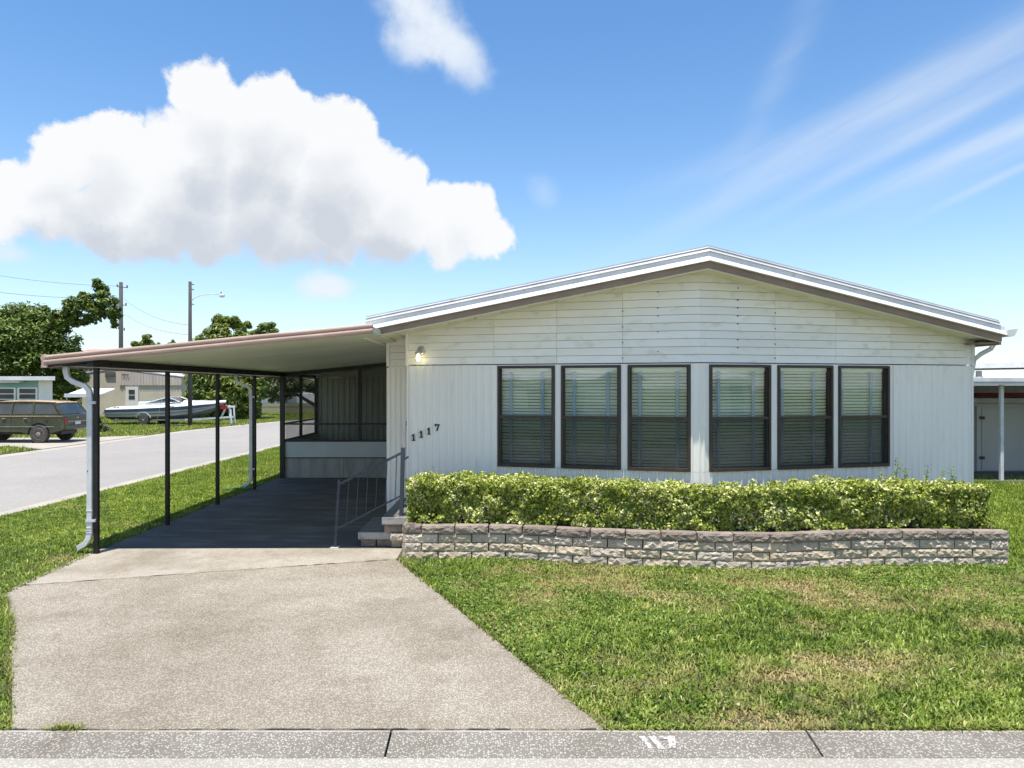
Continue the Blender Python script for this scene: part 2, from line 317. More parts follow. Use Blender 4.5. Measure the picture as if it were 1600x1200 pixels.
# ------------------------------------------------------------------ mesh helpers
class MB:
    def __init__(s, f=None): s.v = []; s.f = []; s.m = []; s.tf = f
    def vert(s, p):
        s.v.append(s.tf(*p) if s.tf else tuple(p)); return len(s.v) - 1
    def face(s, pts, mi=0):
        s.f.append([s.vert(p) for p in pts]); s.m.append(mi)
    def box(s, x0, x1, y0, y1, z0, z1, mi=0):
        i = [s.vert(p) for p in ((x0, y0, z0), (x1, y0, z0), (x1, y1, z0), (x0, y1, z0), (x0, y0, z1), (x1, y0, z1), (x1, y1, z1), (x0, y1, z1))]
        for q in ((0, 3, 2, 1), (4, 5, 6, 7), (0, 1, 5, 4), (1, 2, 6, 5), (2, 3, 7, 6), (3, 0, 4, 7)):
            s.f.append([i[k] for k in q]); s.m.append(mi)
        return s
    def prism(s, poly, ext, mi=0):
        """poly: list of 3-D points, ext: extrusion vector"""
        n = len(poly); a = [s.vert(p) for p in poly]; b = [s.vert(tuple(p[k] + ext[k] for k in range(3))) for p in poly]
        s.f.append(a[::-1]); s.f.append(b); s.m += [mi, mi]
        for k in range(n):
            s.f.append([a[k], a[(k + 1) % n], b[(k + 1) % n], b[k]]); s.m.append(mi)
        return s
    def loft(s, rings, closed=True, caps=True, mi=0, rowmi=None):
        ids = [[s.vert(p) for p in r] for r in rings]; n = len(ids[0])
        for r in range(len(ids) - 1):
            for k in range(n if closed else n - 1):
                s.f.append([ids[r][k], ids[r][(k + 1) % n], ids[r + 1][(k + 1) % n], ids[r + 1][k]]); s.m.append(rowmi[k] if rowmi else mi)
        if caps:
            s.f.append(ids[0][::-1]); s.f.append(ids[-1]); s.m += [mi, mi]
        return s
    def tube(s, pts, r, n=8, mi=0, caps=True):
        pts = [Vector(p) for p in pts]; rs = r if isinstance(r, (list, tuple)) else [r] * len(pts)
        rings = []; up = Vector((0, 0, 1)); prev = None
        for i, p in enumerate(pts):
            t = (pts[min(i + 1, len(pts) - 1)] - pts[max(i - 1, 0)]).normalized()
            if prev is None:
                a = t.cross(up if abs(t.z) < .95 else Vector((1, 0, 0))).normalized()
            else:
                a = (prev - t * prev.dot(t)).normalized()
            prev = a; b = t.cross(a)
            rings.append([tuple(p + a * math.cos(2 * math.pi * k / n) * rs[i] + b * math.sin(2 * math.pi * k / n) * rs[i]) for k in range(n)])
        return s.loft(rings, mi=mi, caps=caps)
    def bar(s, p, q, w, h, mi=0):
        """rectangular bar from p to q, w wide sideways, h deep"""
        p, q = Vector(p), Vector(q); t = (q - p).normalized(); a = t.cross(Vector((0, 0, 1)))
        a = Vector((1, 0, 0)) if a.length < .05 else a.normalized(); b = t.cross(a)
        rg = [[tuple(c + a * (w / 2 * i) + b * (h / 2 * j)) for i, j in ((-1, -1), (1, -1), (1, 1), (-1, 1))] for c in (p, q)]
        return s.loft(rg, mi=mi)
    def build(s, name, mats, parent=None, smooth=False, bevel=0, recalc=True):
        me = bpy.data.meshes.new(name); me.from_pydata(s.v, [], s.f)
        for m in (mats if isinstance(mats, (list, tuple)) else [mats]): me.materials.append(m)
        if isinstance(mats, (list, tuple)) and len(mats) > 1: me.polygons.foreach_set('material_index', s.m)
        if recalc:
            import bmesh
            bm = bmesh.new(); bm.from_mesh(me); bmesh.ops.recalc_face_normals(bm, faces=bm.faces); bm.to_mesh(me); bm.free()
        if smooth: me.polygons.foreach_set('use_smooth', [True] * len(me.polygons))
        o = bpy.data.objects.new(name, me); COL.objects.link(o)
        if parent is not None: attach(o, parent)
        if bevel:
            b = o.modifiers.new('bevel', 'BEVEL'); b.width = bevel; b.segments = 2; b.limit_method = 'ANGLE'
        return o

def worldloc(o):
    v = Vector((0, 0, 0))
    while o is not None: v += o.location; o = o.parent
    return v
def attach(o, parent):
    o.parent = parent; o.location = o.location - worldloc(parent)      # parents are never rotated here
def thing(name, label, cat, loc, group=None):
    o = bpy.data.objects.new(name, None); o.empty_display_size = .2; COL.objects.link(o); o.location = loc
    o['label'] = label; o['category'] = cat
    if group: o['group'] = group
    return o
def tag(o, label, cat, group=None):
    o['label'] = label; o['category'] = cat
    if group: o['group'] = group
    return o
def struct(o): o['kind'] = 'structure'; return o
def inst(o, parent, loc, rotz=0, mat=None):
    c = o.copy(); COL.objects.link(c); c.parent = parent; c.location = Vector(loc) - (worldloc(parent) if parent else Vector((0, 0, 0))); c.rotation_euler = (0, 0, rotz)
    return c

def fast_tris(name, co, attrs, mat, parent=None, nper=None, tris=None):
    """co: (n, k, 3) vertices per leaf; tris: (t, 3) indices per leaf; attrs: dict of per-leaf floats"""
    n, k, _ = co.shape; t = len(tris)
    me = bpy.data.meshes.new(name); me.vertices.add(n * k); me.vertices.foreach_set('co', co.reshape(-1).astype(np.float32))
    idx = (np.arange(n)[:, None, None] * k + np.array(tris)[None]).reshape(-1).astype(np.int32)
    me.loops.add(len(idx)); me.loops.foreach_set('vertex_index', idx)
    me.polygons.add(n * t); me.polygons.foreach_set('loop_start', np.arange(n * t, dtype=np.int32) * 3); me.polygons.foreach_set('loop_total', np.full(n * t, 3, np.int32))
    for an, av in attrs.items():
        a = me.attributes.new(an, 'FLOAT', 'POINT'); a.data.foreach_set('value', np.repeat(av, k).astype(np.float32))
    me.update(calc_edges=True); me.materials.append(mat)
    o = bpy.data.objects.new(name, me); COL.objects.link(o)
    if parent is not None: attach(o, parent)
    return o

def vnoise(x, y, sc, seed=0):
    """smooth 2-D value noise in numpy"""
    r = np.random.default_rng(seed).random((257, 257))
    X = x * sc + 91.7; Y = y * sc + 37.3; xi = np.floor(X).astype(int); yi = np.floor(Y).astype(int); fx = X - xi; fy = Y - yi
    fx = fx * fx * (3 - 2 * fx); fy = fy * fy * (3 - 2 * fy); xi %= 256; yi %= 256
    return (r[xi, yi] * (1 - fx) + r[xi + 1, yi] * fx) * (1 - fy) + (r[xi, yi + 1] * (1 - fx) + r[xi + 1, yi + 1] * fx) * fy

def leaves(name, P, Nn, size, mat, parent=None, aspect=.55, extra=None, rnd=None, fold=.25):
    """kite-shaped leaves at P, facing roughly Nn"""
    n = len(P); rv = RNG.normal(size=(n, 3)); ax = np.cross(Nn, rv); ax /= np.linalg.norm(ax, axis=1)[:, None] + 1e-9
    bx = np.cross(Nn, ax); s = size[:, None]
    base = P - ax * s * .5; tip = P + ax * s * .5; l = P - bx * s * aspect * .5 + Nn * s * fold * .4 - ax * s * .08; r = P + bx * s * aspect * .5 + Nn * s * fold * .4 - ax * s * .08
    co = np.stack([base, l, tip, r], 1)
    at = {'rnd': RNG.random(n) if rnd is None else rnd}
    return fast_tris(name, co, at, mat, parent, tris=[(0, 2, 1), (0, 3, 2)])

# ------------------------------------------------------------------ ground, roads, lawns, drive
def sheet(name, polys, z, mat):
    mb = MB()
    for p in polys: mb.face([(x, y, z) for x, y in p])
    return struct(mb.build(name, mat, recalc=False))
def slab(name, poly, z0, z1, mat, parent=None, bevel=.006):
    mb = MB(); mb.prism([(x, y, z0) for x, y in poly], (0, 0, z1 - z0))
    o = mb.build(name, mat, parent, bevel=bevel); return o

sheet('ground', [[(-900, -900), (900, -900), (900, 1500), (-900, 1500)]], -.06, MT['farground'])
sheet('road', [[(-60, -7), (40, -7), (40, 3.6), (-60, 3.6)], [(-15.0, 3.6), (-8.3, 3.6), (-8.2, 30), (-15.0, 34)], [(-15.0, 34), (-8.2, 30), (-5.6, 44), (1, 62), (-6.5, 64), (-13.6, 43)], [(-6.5, 64), (1, 62), (30, 110), (20, 112)]], -.035, MT['road'])
# concrete edge strips along the side road
def strip(name, pts, w, z0, z1, mat):
    mb = MB(); rings = []
    for i, (x, y) in enumerate(pts):
        a = Vector(pts[max(i - 1, 0)]); b = Vector(pts[min(i + 1, len(pts) - 1)]); t = (b - a).normalized(); nrm = Vector((t.y, -t.x))
        rings.append([(x, y, z0), (x, y, z1), (x + nrm.x * w * .35, y + nrm.y * w * .35, z1 + .012), (x + nrm.x * w, y + nrm.y * w, z1 - .02), (x + nrm.x * w, y + nrm.y * w, z0)])
    mb.loft(rings); return struct(mb.build(name, mat))
strip('kerb_side_near', [(-8.35, 5.0), (-8.3, 15), (-8.2, 30), (-5.6, 44), (1, 62)], .42, -.05, -.012, MT['sideconc'])
strip('kerb_side_far', [(-15.42, 5.0), (-15.42, 15), (-15.42, 34), (-14.0, 43), (-6.9, 64)], .44, -.05, -.012, MT['sideconc'])
sheet('lawn', [[(-7.94, 4.2), (60, 4.2), (60, 100), (30, 100), (1.5, 62), (-5.2, 44), (-7.8, 30), (-7.9, 15)]], 0.0, MT['soil'])
sheet('far_lawn', [[(-120, 3.6), (-15.42, 3.6), (-15.42, 34), (-14.0, 43), (-6.9, 64), (20, 120), (-120, 160)]], -.005, MT['soil'])
# jeep's concrete drive across the road
slab('neighbour_driveway', [(-40, 24.6), (-17.2, 24.7), (-15.4, 23.6), (-15.4, 30.4), (-17.2, 28.9), (-40, 28.9)], -.03, .012, MT['sideconc'])['kind'] = 'structure'

drv = slab('driveway', [(-2.93, 4.215), (.60, 4.215), (-.22, 6.03), (-1.285, 8.385), (-3.1, 7.86), (-5.02, 7.26), (-4.93, 6.95), (-4.25, 6.1)], -.04, .012, MT['drive']); struct(drv)
ap = slab('concrete_slab', [(-5.02, 7.28), (-3.1, 7.88), (-1.29, 8.405), (-1.29, 8.42), (-1.30, 8.975), (-5.1, 8.975), (-5.12, 8.6)], -.04, .012, MT['apron'], drv)
slab('carport_floor', [(-5.10, 8.98), (-1.30, 8.98), (-1.30, 19.5), (-5.10, 19.5)], -.04, .012, MT['floorpaint'])['kind'] = 'structure'  # dark grey paint starts on the roof's shadow line, drawing that edge in colour

# front kerb in cast sections, pebble face and a smooth lip
# dirt packed in the joints of the drive, uneven in width
def joint(pts, w, z):
    mb = MB(); top, bot = [], []
    for (ax, ay), (bx_, by_) in zip(pts, pts[1:]):
        n = max(2, int(math.hypot(bx_ - ax, by_ - ay) / .06))
        for k in range(n):
            t = k / n; ww = max(.0015, w * (.55 + .5 * RNG.normal())); j = RNG.normal(0, .003); top.append((ax + (bx_ - ax) * t, ay + (by_ - ay) * t + ww / 2 + j, z)); bot.append((ax + (bx_ - ax) * t, ay + (by_ - ay) * t - ww / 2 + j, z))
    for k in range(len(top) - 1): mb.face([bot[k], bot[k + 1], top[k + 1], top[k]])
    return mb.build('joint_dirt', MT['mulch0'], drv, recalc=False)
MT['mulch0'] = pmat('joint_dirt', (.05, .042, .034), (.09, .075, .06), scale=30, rough=1)
joint([(-2.93, 4.211), (-1.9, 4.206), (-1.55, 4.213), (.6, 4.211)], .013, .0165); joint([(-5.0, 7.28), (-3.1, 7.87), (-2.2, 8.135)], .016, .0145); joint([(-2.2, 8.135), (-1.31, 8.395)], .022, .0145)
kb = bpy.data.objects.new('kerb', None); COL.objects.link(kb); kb.location = (0, 4.1, 0); kb['kind'] = 'structure'
xs = [-60, -8.1, -5.6, -3.12, -.675, 1.775, 4.22, 6.67, 9.1, 40]
for i in range(len(xs) - 1):
    x0, x1 = xs[i] + .006, xs[i + 1] - .006
    mb = MB(); mb.prism([(x0, 4.205, -.05), (x0, 4.205, .012), (x0, 4.175, .016), (x0, 4.15, .010), (x0, 3.955, -.022), (x0, 3.955, -.05)], (x1 - x0, 0, 0))
    k = mb.build('kerb_section', [MT['kerb'], MT['kerbtop']], kb, bevel=.004)
    for p in k.data.polygons:
        if p.center.y > 4.168: p.material_index = 1
slab('gutter_pan', [(-60, 3.0), (40, 3.0), (40, 3.975), (-60, 3.975)], -.06, -.0245, MT['gutterpan'])['kind'] = 'structure'

# house number painted on the kerb, worn
def kerb_z(y): return .010 + (4.15 - y) / (.195) * (-.032) + .0025
MT['numpaint'] = pmat('worn_white_paint', (.66, .66, .65), (.52, .51, .49), scale=35, rough=.7, c3=(.26, .235, .21), scale3=70, lo3=.47, hi3=.56)
kp = tag(bpy.data.objects.new('painted_number', None), 'worn white 117 painted on the pebble kerb beside the lawn', 'painted number'); COL.objects.link(kp); kp.location = (.88, 4.05, 0)
def stroke(pts):
    mb = MB(); mb.prism([(x, y, kerb_z(y)) for x, y in pts], (0, 0, .0015)); return mb.build('painted_digit', MT['numpaint'], kp)
stroke([(.775, 4.135), (.81, 4.135), (.842, 4.03), (.812, 4.03)]); stroke([(.832, 4.135), (.875, 4.135), (.905, 4.025), (.868, 4.025)])
stroke([(.895, 4.137), (.985, 4.137), (.968, 4.035), (.932, 4.035), (.94, 4.112), (.895, 4.112)])

# ------------------------------------------------------------------ grass
PATCH = [(.55, 7.3, .55, .55), (1.05, 7.05, .5, .35), (.1, 7.75, .35, .3), (2.55, 6.05, .28, .2), (2.95, 7.3, .9, .45), (2.55, 5.25, .40, .17), (2.05, 5.0, .35, .12), (4.6, 7.0, .5, .35), (5.4, 7.4, .6, .3), (1.5, 4.32, .5, .12),
         (3.2, 6.7, .5, .25), (-.45, 7.2, .22, .25), (-5.25, 8.45, .25, .25), (4.0, 6.0, .5, .2), (1.6, 6.9, .35, .2)]
def dryness(x, y):
    d = vnoise(x, y, 1.3, 3) * .5 + vnoise(x, y, 4.1, 4) * .3 + vnoise(x, y, 11, 5) * .2
    g = np.zeros_like(x)
    for px, py, sx, sy in PATCH: g = np.maximum(g, np.exp(-(((x - px) / sx) ** 2 + ((y - py) / sy) ** 2)))
    back = np.clip((y - 5.9) / 1.6, 0, 1) * (x > -1.4) * (y < 8.6) * .16
    return np.clip((d - .60) * 1.8 + g * .85 * (vnoise(x, y, 7, 8) * .9 + .45) + back, 0, 1)
def inpoly(x, y, poly):
    c = np.zeros(len(x), bool); n = len(poly)
    for i in range(n):
        x1, y1 = poly[i]; x2, y2 = poly[(i + 1) % n]
        h = ((y1 > y) != (y2 > y)) & (x < (x2 - x1) * (y - y1) / (y2 - y1 + 1e-12) + x1); c ^= h
    return c
def scatter(poly, density, excl=()):
    a = np.array(poly); x0, y0 = a.min(0); x1, y1 = a.max(0); n = int((x1 - x0) * (y1 - y0) * density)
    x = RNG.uniform(x0, x1, n); y = RNG.uniform(y0, y1, n); k = inpoly(x, y, poly)
    for e in excl: k &= ~inpoly(x, y, e)
    return x[k], y[k]
def grass(name, x, y, z, lo, hi, w, mat, drymul=1.0, dryadd=0., leanlo=.25, leanhi=1.25, simple=False):
    n = len(x); d = np.clip(dryness(x, y) * drymul + dryadd * RNG.random(n), 0, 1)
    bare = RNG.random(n) < np.clip(d - .55, 0, 1) * 1.2
    x, y, d = x[~bare], y[~bare], d[~bare]; n = len(x)
    L = (RNG.uniform(lo, hi, n) * (1.05 - .45 * d) * (.7 + .6 * vnoise(x, y, 2.3, 9)))[:, None]
    # tufts of taller blades
    L *= np.where(RNG.random(n) < .012, RNG.uniform(1.5, 2.4, n), 1)[:, None]
    ph = RNG.uniform(0, 2 * np.pi, n); th = RNG.uniform(leanlo, leanhi, n)
    h = np.stack([np.cos(ph), np.sin(ph), np.zeros(n)], 1); s = np.stack([-np.sin(ph), np.cos(ph), np.zeros(n)], 1); up = np.array([[0, 0, 1.]])
    base = np.stack([x, y, np.full(n, z) - .003], 1); ww = (w * RNG.uniform(.7, 1.3, n))[:, None]
    mid = base + L * .55 * (h * np.sin(th * .6)[:, None] + up * np.cos(th * .6)[:, None])
    tip = mid + L * .45 * (h * np.sin(th * 1.35)[:, None] + up * np.cos(th * 1.35)[:, None])
    rnd = np.clip(.80 * RNG.random(n) ** 1.4 + .55 * (vnoise(x, y, 9, 12) - .5) + .55 * (vnoise(x, y, 24, 13) - .5) + .3 * (vnoise(x, y, 1.7, 14) - .4) + .12, 0, 1)
    if simple:
        co = np.stack([base - s * ww * .5, base + s * ww * .5, tip], 1); tr = [(0, 1, 2)]
    else:
        co = np.stack([base - s * ww * .5, base + s * ww * .5, mid + s * ww * .42, mid - s * ww * .42, tip], 1); tr = [(0, 1, 2), (0, 2, 3), (3, 2, 4)]
    o = fast_tris(name, co, {'rnd': rnd, 'dry': d}, mat, tris=tr); o['kind'] = 'stuff'; return o
MT['grass'] = leafmat('lawn_grass', (.040, .085, .008), (.24, .33, .035), (.46, .50, .14), dry=(.50, .39, .17), trans=.22, rough=.55)
MT['grassy'] = leafmat('yellow_green_grass', (.085, .15, .010), (.30, .39, .035), (.46, .52, .11), dry=(.46, .38, .17), trans=.28, rough=.55)  # yellower, brighter green than the lawn grass

PLANTER = [(-1.20, 8.40), (-.40, 8.40), (-.02, 8.39), (.40, 8.30), (1.16, 8.12), (1.94, 7.99), (2.70, 7.91), (3.10, 7.90), (3.50, 7.98), (4.10, 8.09), (5.16, 8.09), (5.72, 8.06)]
house_foot = [(-1.35, 8.45), (-.02, 8.42), (1.16, 8.15), (2.9, 7.93), (4.1, 8.12), (5.7, 8.10), (5.75, 9.6), (6.55, 9.85), (6.55, 24), (-1.35, 24)]
drive_poly = [(-2.93, 4.2), (.58, 4.2), (-.24, 6.03), (-1.30, 8.385), (-1.3, 20), (-5.1, 20), (-5.1, 8.6), (-5.0, 7.34), (-4.9, 6.95), (-4.25, 6.1)]
x, y = scatter([(-1.3, 8.5), (.6, 4.2), (4.4, 4.2), (7.2, 8.5)], 7800, (house_foot, drive_poly)); grass('front_lawn_grass', x, y, 0, .03, .07, .0105, MT['grass'], leanlo=.45, leanhi=1.5)
x, y = scatter([(4.4, 4.2), (9, 4.2), (13, 16), (6.5, 16), (6.5, 9.6), (5.7, 8.0), (7.2, 8.5)], 2300, (house_foot,)); grass('lawn_beside_house_grass', x, y, 0, .04, .08, .011, MT['grassy'], drymul=.6)
x, y = scatter([(-7.9, 5.5), (-4.2, 4.2), (-2.95, 4.2), (-4.3, 6.1), (-5.02, 7.2), (-5.0, 9.2), (-7.9, 14)], 6000, (drive_poly,)); grass('verge_grass_by_driveway', x, y, 0, .03, .07, .0105, MT['grass'], drymul=.5, leanlo=.45, leanhi=1.5)
x, y = scatter([(-7.92, 9.2), (-5.09, 9.2), (-5.09, 16), (-7.9, 16)], 5200, (drive_poly,)); grass('verge_grass_by_carport', x, y, 0, .03, .065, .012, MT['grassy'], drymul=.55, leanlo=.45, leanhi=1.5)
x, y = scatter([(-7.9, 16), (-5.09, 16), (-5.09, 34), (-7.1, 34), (-7.82, 30)], 1500); grass('verge_grass_beyond_carport', x, y, 0, .04, .08, .018, MT['grassy'], drymul=.55, simple=True)
x, y = scatter([(-26, 19.5), (-15.5, 19.5), (-15.5, 34), (-14, 43), (-9, 58), (-24, 58), (-34, 44)], 210, ([(-40, 24.5), (-17.2, 24.6), (-15.4, 23.4), (-15.4, 30.6), (-17.2, 29), (-40, 29)],)); grass('grass_across_road', x, y, -.005, .07, .15, .05, MT['grassy'], drymul=.8, dryadd=.25, simple=True)
# broad-leaved weeds and clippings among the blades
x, y = scatter([(-1.3, 8.5), (.6, 4.22), (4.4, 4.22), (7.2, 8.5)], 1500, (house_foot, drive_poly)); k_ = (vnoise(x, y, 1.1, 41) * .6 + vnoise(x, y, 5, 42) * .4 + RNG.normal(0, .08, len(x))) > .56; x, y = x[k_], y[k_]
Nw = RNG.normal(0, .45, (len(x), 3)) + np.array([[0, -.1, 1.]]); Nw /= np.linalg.norm(Nw, axis=1)[:, None]
MT['weed'] = leafmat('broad_lawn_weed', (.09, .17, .02), (.27, .38, .06), (.45, .52, .16), trans=.35)
o = leaves('lawn_weeds', np.stack([x, y, RNG.uniform(.02, .05, len(x))], 1), Nw, RNG.uniform(.014, .032, len(x)), MT['weed'], aspect=.8); o['kind'] = 'stuff'
x, y = scatter([(-1.3, 8.5), (.6, 4.22), (4.4, 4.22), (7.2, 8.5)], 55, (house_foot, drive_poly)); Nw = RNG.normal(0, .5, (len(x), 3)) + np.array([[0, 0, 1.]]); Nw /= np.linalg.norm(Nw, axis=1)[:, None]
MT['clip'] = leafmat('dry_clippings', (.34, .27, .14), (.62, .54, .34), trans=.2)
o = leaves('dry_clippings', np.stack([x, y, RNG.uniform(.015, .05, len(x))], 1), Nw, RNG.uniform(.03, .075, len(x)), MT['clip'], aspect=.14); o['kind'] = 'stuff'
# grass creeping over the drive's edges and a tuft in the kerb joint
ex, ey = [], []
for (ax, ay), (bx_, by_), n in (((.60, 4.22), (-.22, 6.03), 260), ((-.22, 6.03), (-1.285, 8.385), 300), ((-2.95, 4.2), (-4.25, 6.1), 500), ((-4.25, 6.1), (-4.95, 6.95), 300), ((-4.95, 6.95), (-5.05, 8.6), 260), ((.6, 4.215), (4.3, 4.215), 900)):
    t = RNG.random(n); j = RNG.normal(0, .015, n); ex.append(ax + (bx_ - ax) * t + j); ey.append(ay + (by_ - ay) * t + np.abs(j) * .5)
t = RNG.normal(0, .05, 160); ex.append(-2.62 + t); ey.append(4.212 + RNG.normal(0, .008, 160))
grass('edge_grass', np.concatenate(ex), np.concatenate(ey), .005, .04, .085, .008, MT['grass'], drymul=.4, dryadd=.35, leanlo=.5, leanhi=1.4)

# ------------------------------------------------------------------ the house
P0, P1, P2 = Vector((-1.372, 9.88)), Vector((2.42, 8.85)), Vector((6.50, 9.88))
class Facet:
    def __init__(s, A, B):
        s.A = A; s.L = (B - A).length; s.e = (B - A) / s.L; s.n = Vector((s.e.y, -s.e.x))
    def __call__(s, a, n, z):                      # a along the wall, n outwards, z up
        p = s.A + s.e * a + s.n * n; return (p.x, p.y, z)
FL, FR = Facet(P0, P1), Facet(P1, P2)
RIDGE_X, RIDGE_Z = 2.42, 3.474
def soffit_z(x): return RIDGE_Z - (RIDGE_X - x) * .1808 if x < RIDGE_X else RIDGE_Z - (x - RIDGE_X) * .1925
SEAM = 2.36; WB, WT = .99, 2.33
house = thing('mobile_home', 'white double-wide mobile home with a pointed gable front and six brown-framed windows', 'house', (2.5, 12, 0))

def ribbed(F, a0, a1, z0, z1, name='wall_panel', mat='white', pitch=.105, depth=.018):
    prof = []; a = a0; k = 0
    st = [(0, 0), (.30, 0), (.42, 1), (.58, 1), (.70, 0)]
    i0 = math.floor(a0 / pitch); pts = []
    for i in range(i0, int(a1 / pitch) + 2):
        for fx, h in st: pts.append(((i + fx) * pitch, h * depth))
    def at(a):
        for (p, h), (q, g) in zip(pts, pts[1:]):
            if p <= a <= q: return h + (g - h) * (a - p) / max(q - p, 1e-6)
        return 0
    seq = [(a0, at(a0))] + [p for p in pts if a0 < p[0] < a1] + [(a1, at(a1))]
    mb = MB(F)
    poly = [(a, n + .004, z0) for a, n in seq] + [(a1, -.03, z0), (a0, -.03, z0)]
    mb.prism(poly, (0, 0, z1 - z0)); return mb.build(name, MT[mat], house)

def siding(F, a0, a1, course0=SEAM, h=.1, lim=None):
    k = 0
    while True:
        z0 = course0 + k * h; z1 = z0 + h; k += 1
        cap = lambda a: lim(a) + .05
        if z0 > max(cap(a0), cap(a1)): break
        z1 -= .0035; poly = [(a0, z0), (a1, z0), (a1, z1), (a0, z1)]
        # clip below the soffit line
        out = []
        for i in range(4):
            p, q = poly[i], poly[(i + 1) % 4]; fp = cap(p[0]) - p[1]; fq = cap(q[0]) - q[1]
            if fp >= 0: out.append(p)
            if (fp > 0) != (fq > 0):
                t = fp / (fp - fq); out.append((p[0] + (q[0] - p[0]) * t, p[1] + (q[1] - p[1]) * t))
        if len(out) < 3: continue
        off = lambda z: .023 - .019 * (z - z0) / h
        mb = MB(F); fr = [mb.vert((a, off(z), z)) for a, z in out]; bk = [mb.vert((a, -.02, z)) for a, z in out]; n = len(out)
        mb.f.append(fr); mb.f.append(bk[::-1]); mb.m += [0, 0]
        for i in range(n): mb.f.append([fr[i], bk[i], bk[(i + 1) % n], fr[(i + 1) % n]]); mb.m.append(0)
        mb.build('siding_board', MT['siding'], house)
for F, cols in ((FL, (0.03, 1.261, 2.119, 2.978, 3.936)), (FR, (-.0065, 1.062, 1.974, 2.839, 4.17))):
    for a0, a1 in zip(cols, cols[1:]): siding(F, a0 + .0015, a1 - .0015, lim=lambda a, F=F: soffit_z(F(a, 0, 0)[0]))
# lower ribbed panels: under the windows, between them and at both ends
WINL = [(1.315, 2.093), (2.178, 2.953), (3.043, 3.819)]; WINR = [(.131, .997), (1.100, 1.925), (2.014, 2.808)]
ZB = .30
ribbed(FL, .035, WINL[0][0] - .004, ZB, SEAM - .012); ribbed(FL, WINL[0][0] - .001, 2.135, ZB, WB - .003); ribbed(FL, 2.138, 2.998, ZB, WB - .003); ribbed(FL, 3.001, 3.934, ZB, WB - .003)
ribbed(FR, -.005, 1.048, ZB, WB - .003); ribbed(FR, 1.051, 1.968, ZB, WB - .003); ribbed(FR, 1.971, WINR[2][1] + .001, ZB, WB - .003); ribbed(FR, WINR[2][1] + .004, 4.17, ZB, SEAM - .012)
ribbed(FL, WINL[2][1] + .003, 3.934, WB, SEAM - .012); ribbed(FR, -.005, WINR[0][0] - .003, WB, SEAM - .012)
def trim(F, a0, a1, z0, z1, n0=-.02, n1=.026, name='trim', mat='white', bevel=.003):
    mb = MB(F); mb.box(a0, a1, n0, n1, z0, z1); return mb.build(name, MT[mat], house, bevel=bevel)
for F, W in ((FL, WINL), (FR, WINR)):
    for i in (0, 1): trim(F, W[i][1] + .003, W[i + 1][0] - .003, WB, SEAM - .012, n1=.012, name='mullion_trim')
    trim(F, W[0][0], W[2][1], WT + .003, SEAM - .012, n1=.010, name='head_trim')
trim(FL, -.008, .032, SEAM - .02, soffit_z(P0.x) + .02, n1=.035, name='corner_trim'); trim(FR, 4.172, 4.214, SEAM - .02, soffit_z(P2.x) + .02, n1=.035, name='corner_trim')
trim(FL, .0, .033, ZB, SEAM - .024, n1=.02, name='corner_trim'); trim(FR, 4.172, 4.206, ZB, SEAM - .024, n1=.02, name='corner_trim')
# small rivets down the panel seams of the gable
riv = None
for F, a, zz in ((FL, 3.42, (2.5, 2.75, 2.95, 3.05, 3.25)), (FR, .527, (2.55, 2.65, 2.85, 2.95, 3.05, 3.15, 3.3)), (FL, 2.978, (2.42, 2.62, 2.82, 3.02)), (FR, 1.062, (2.42, 2.6, 2.8, 3.0))):
    for z in zz:
        mb = MB(F); mb.box(a - .007, a + .007, .0, .020, z - .007, z + .007); mb.build('rivet', MT['frame'], house)

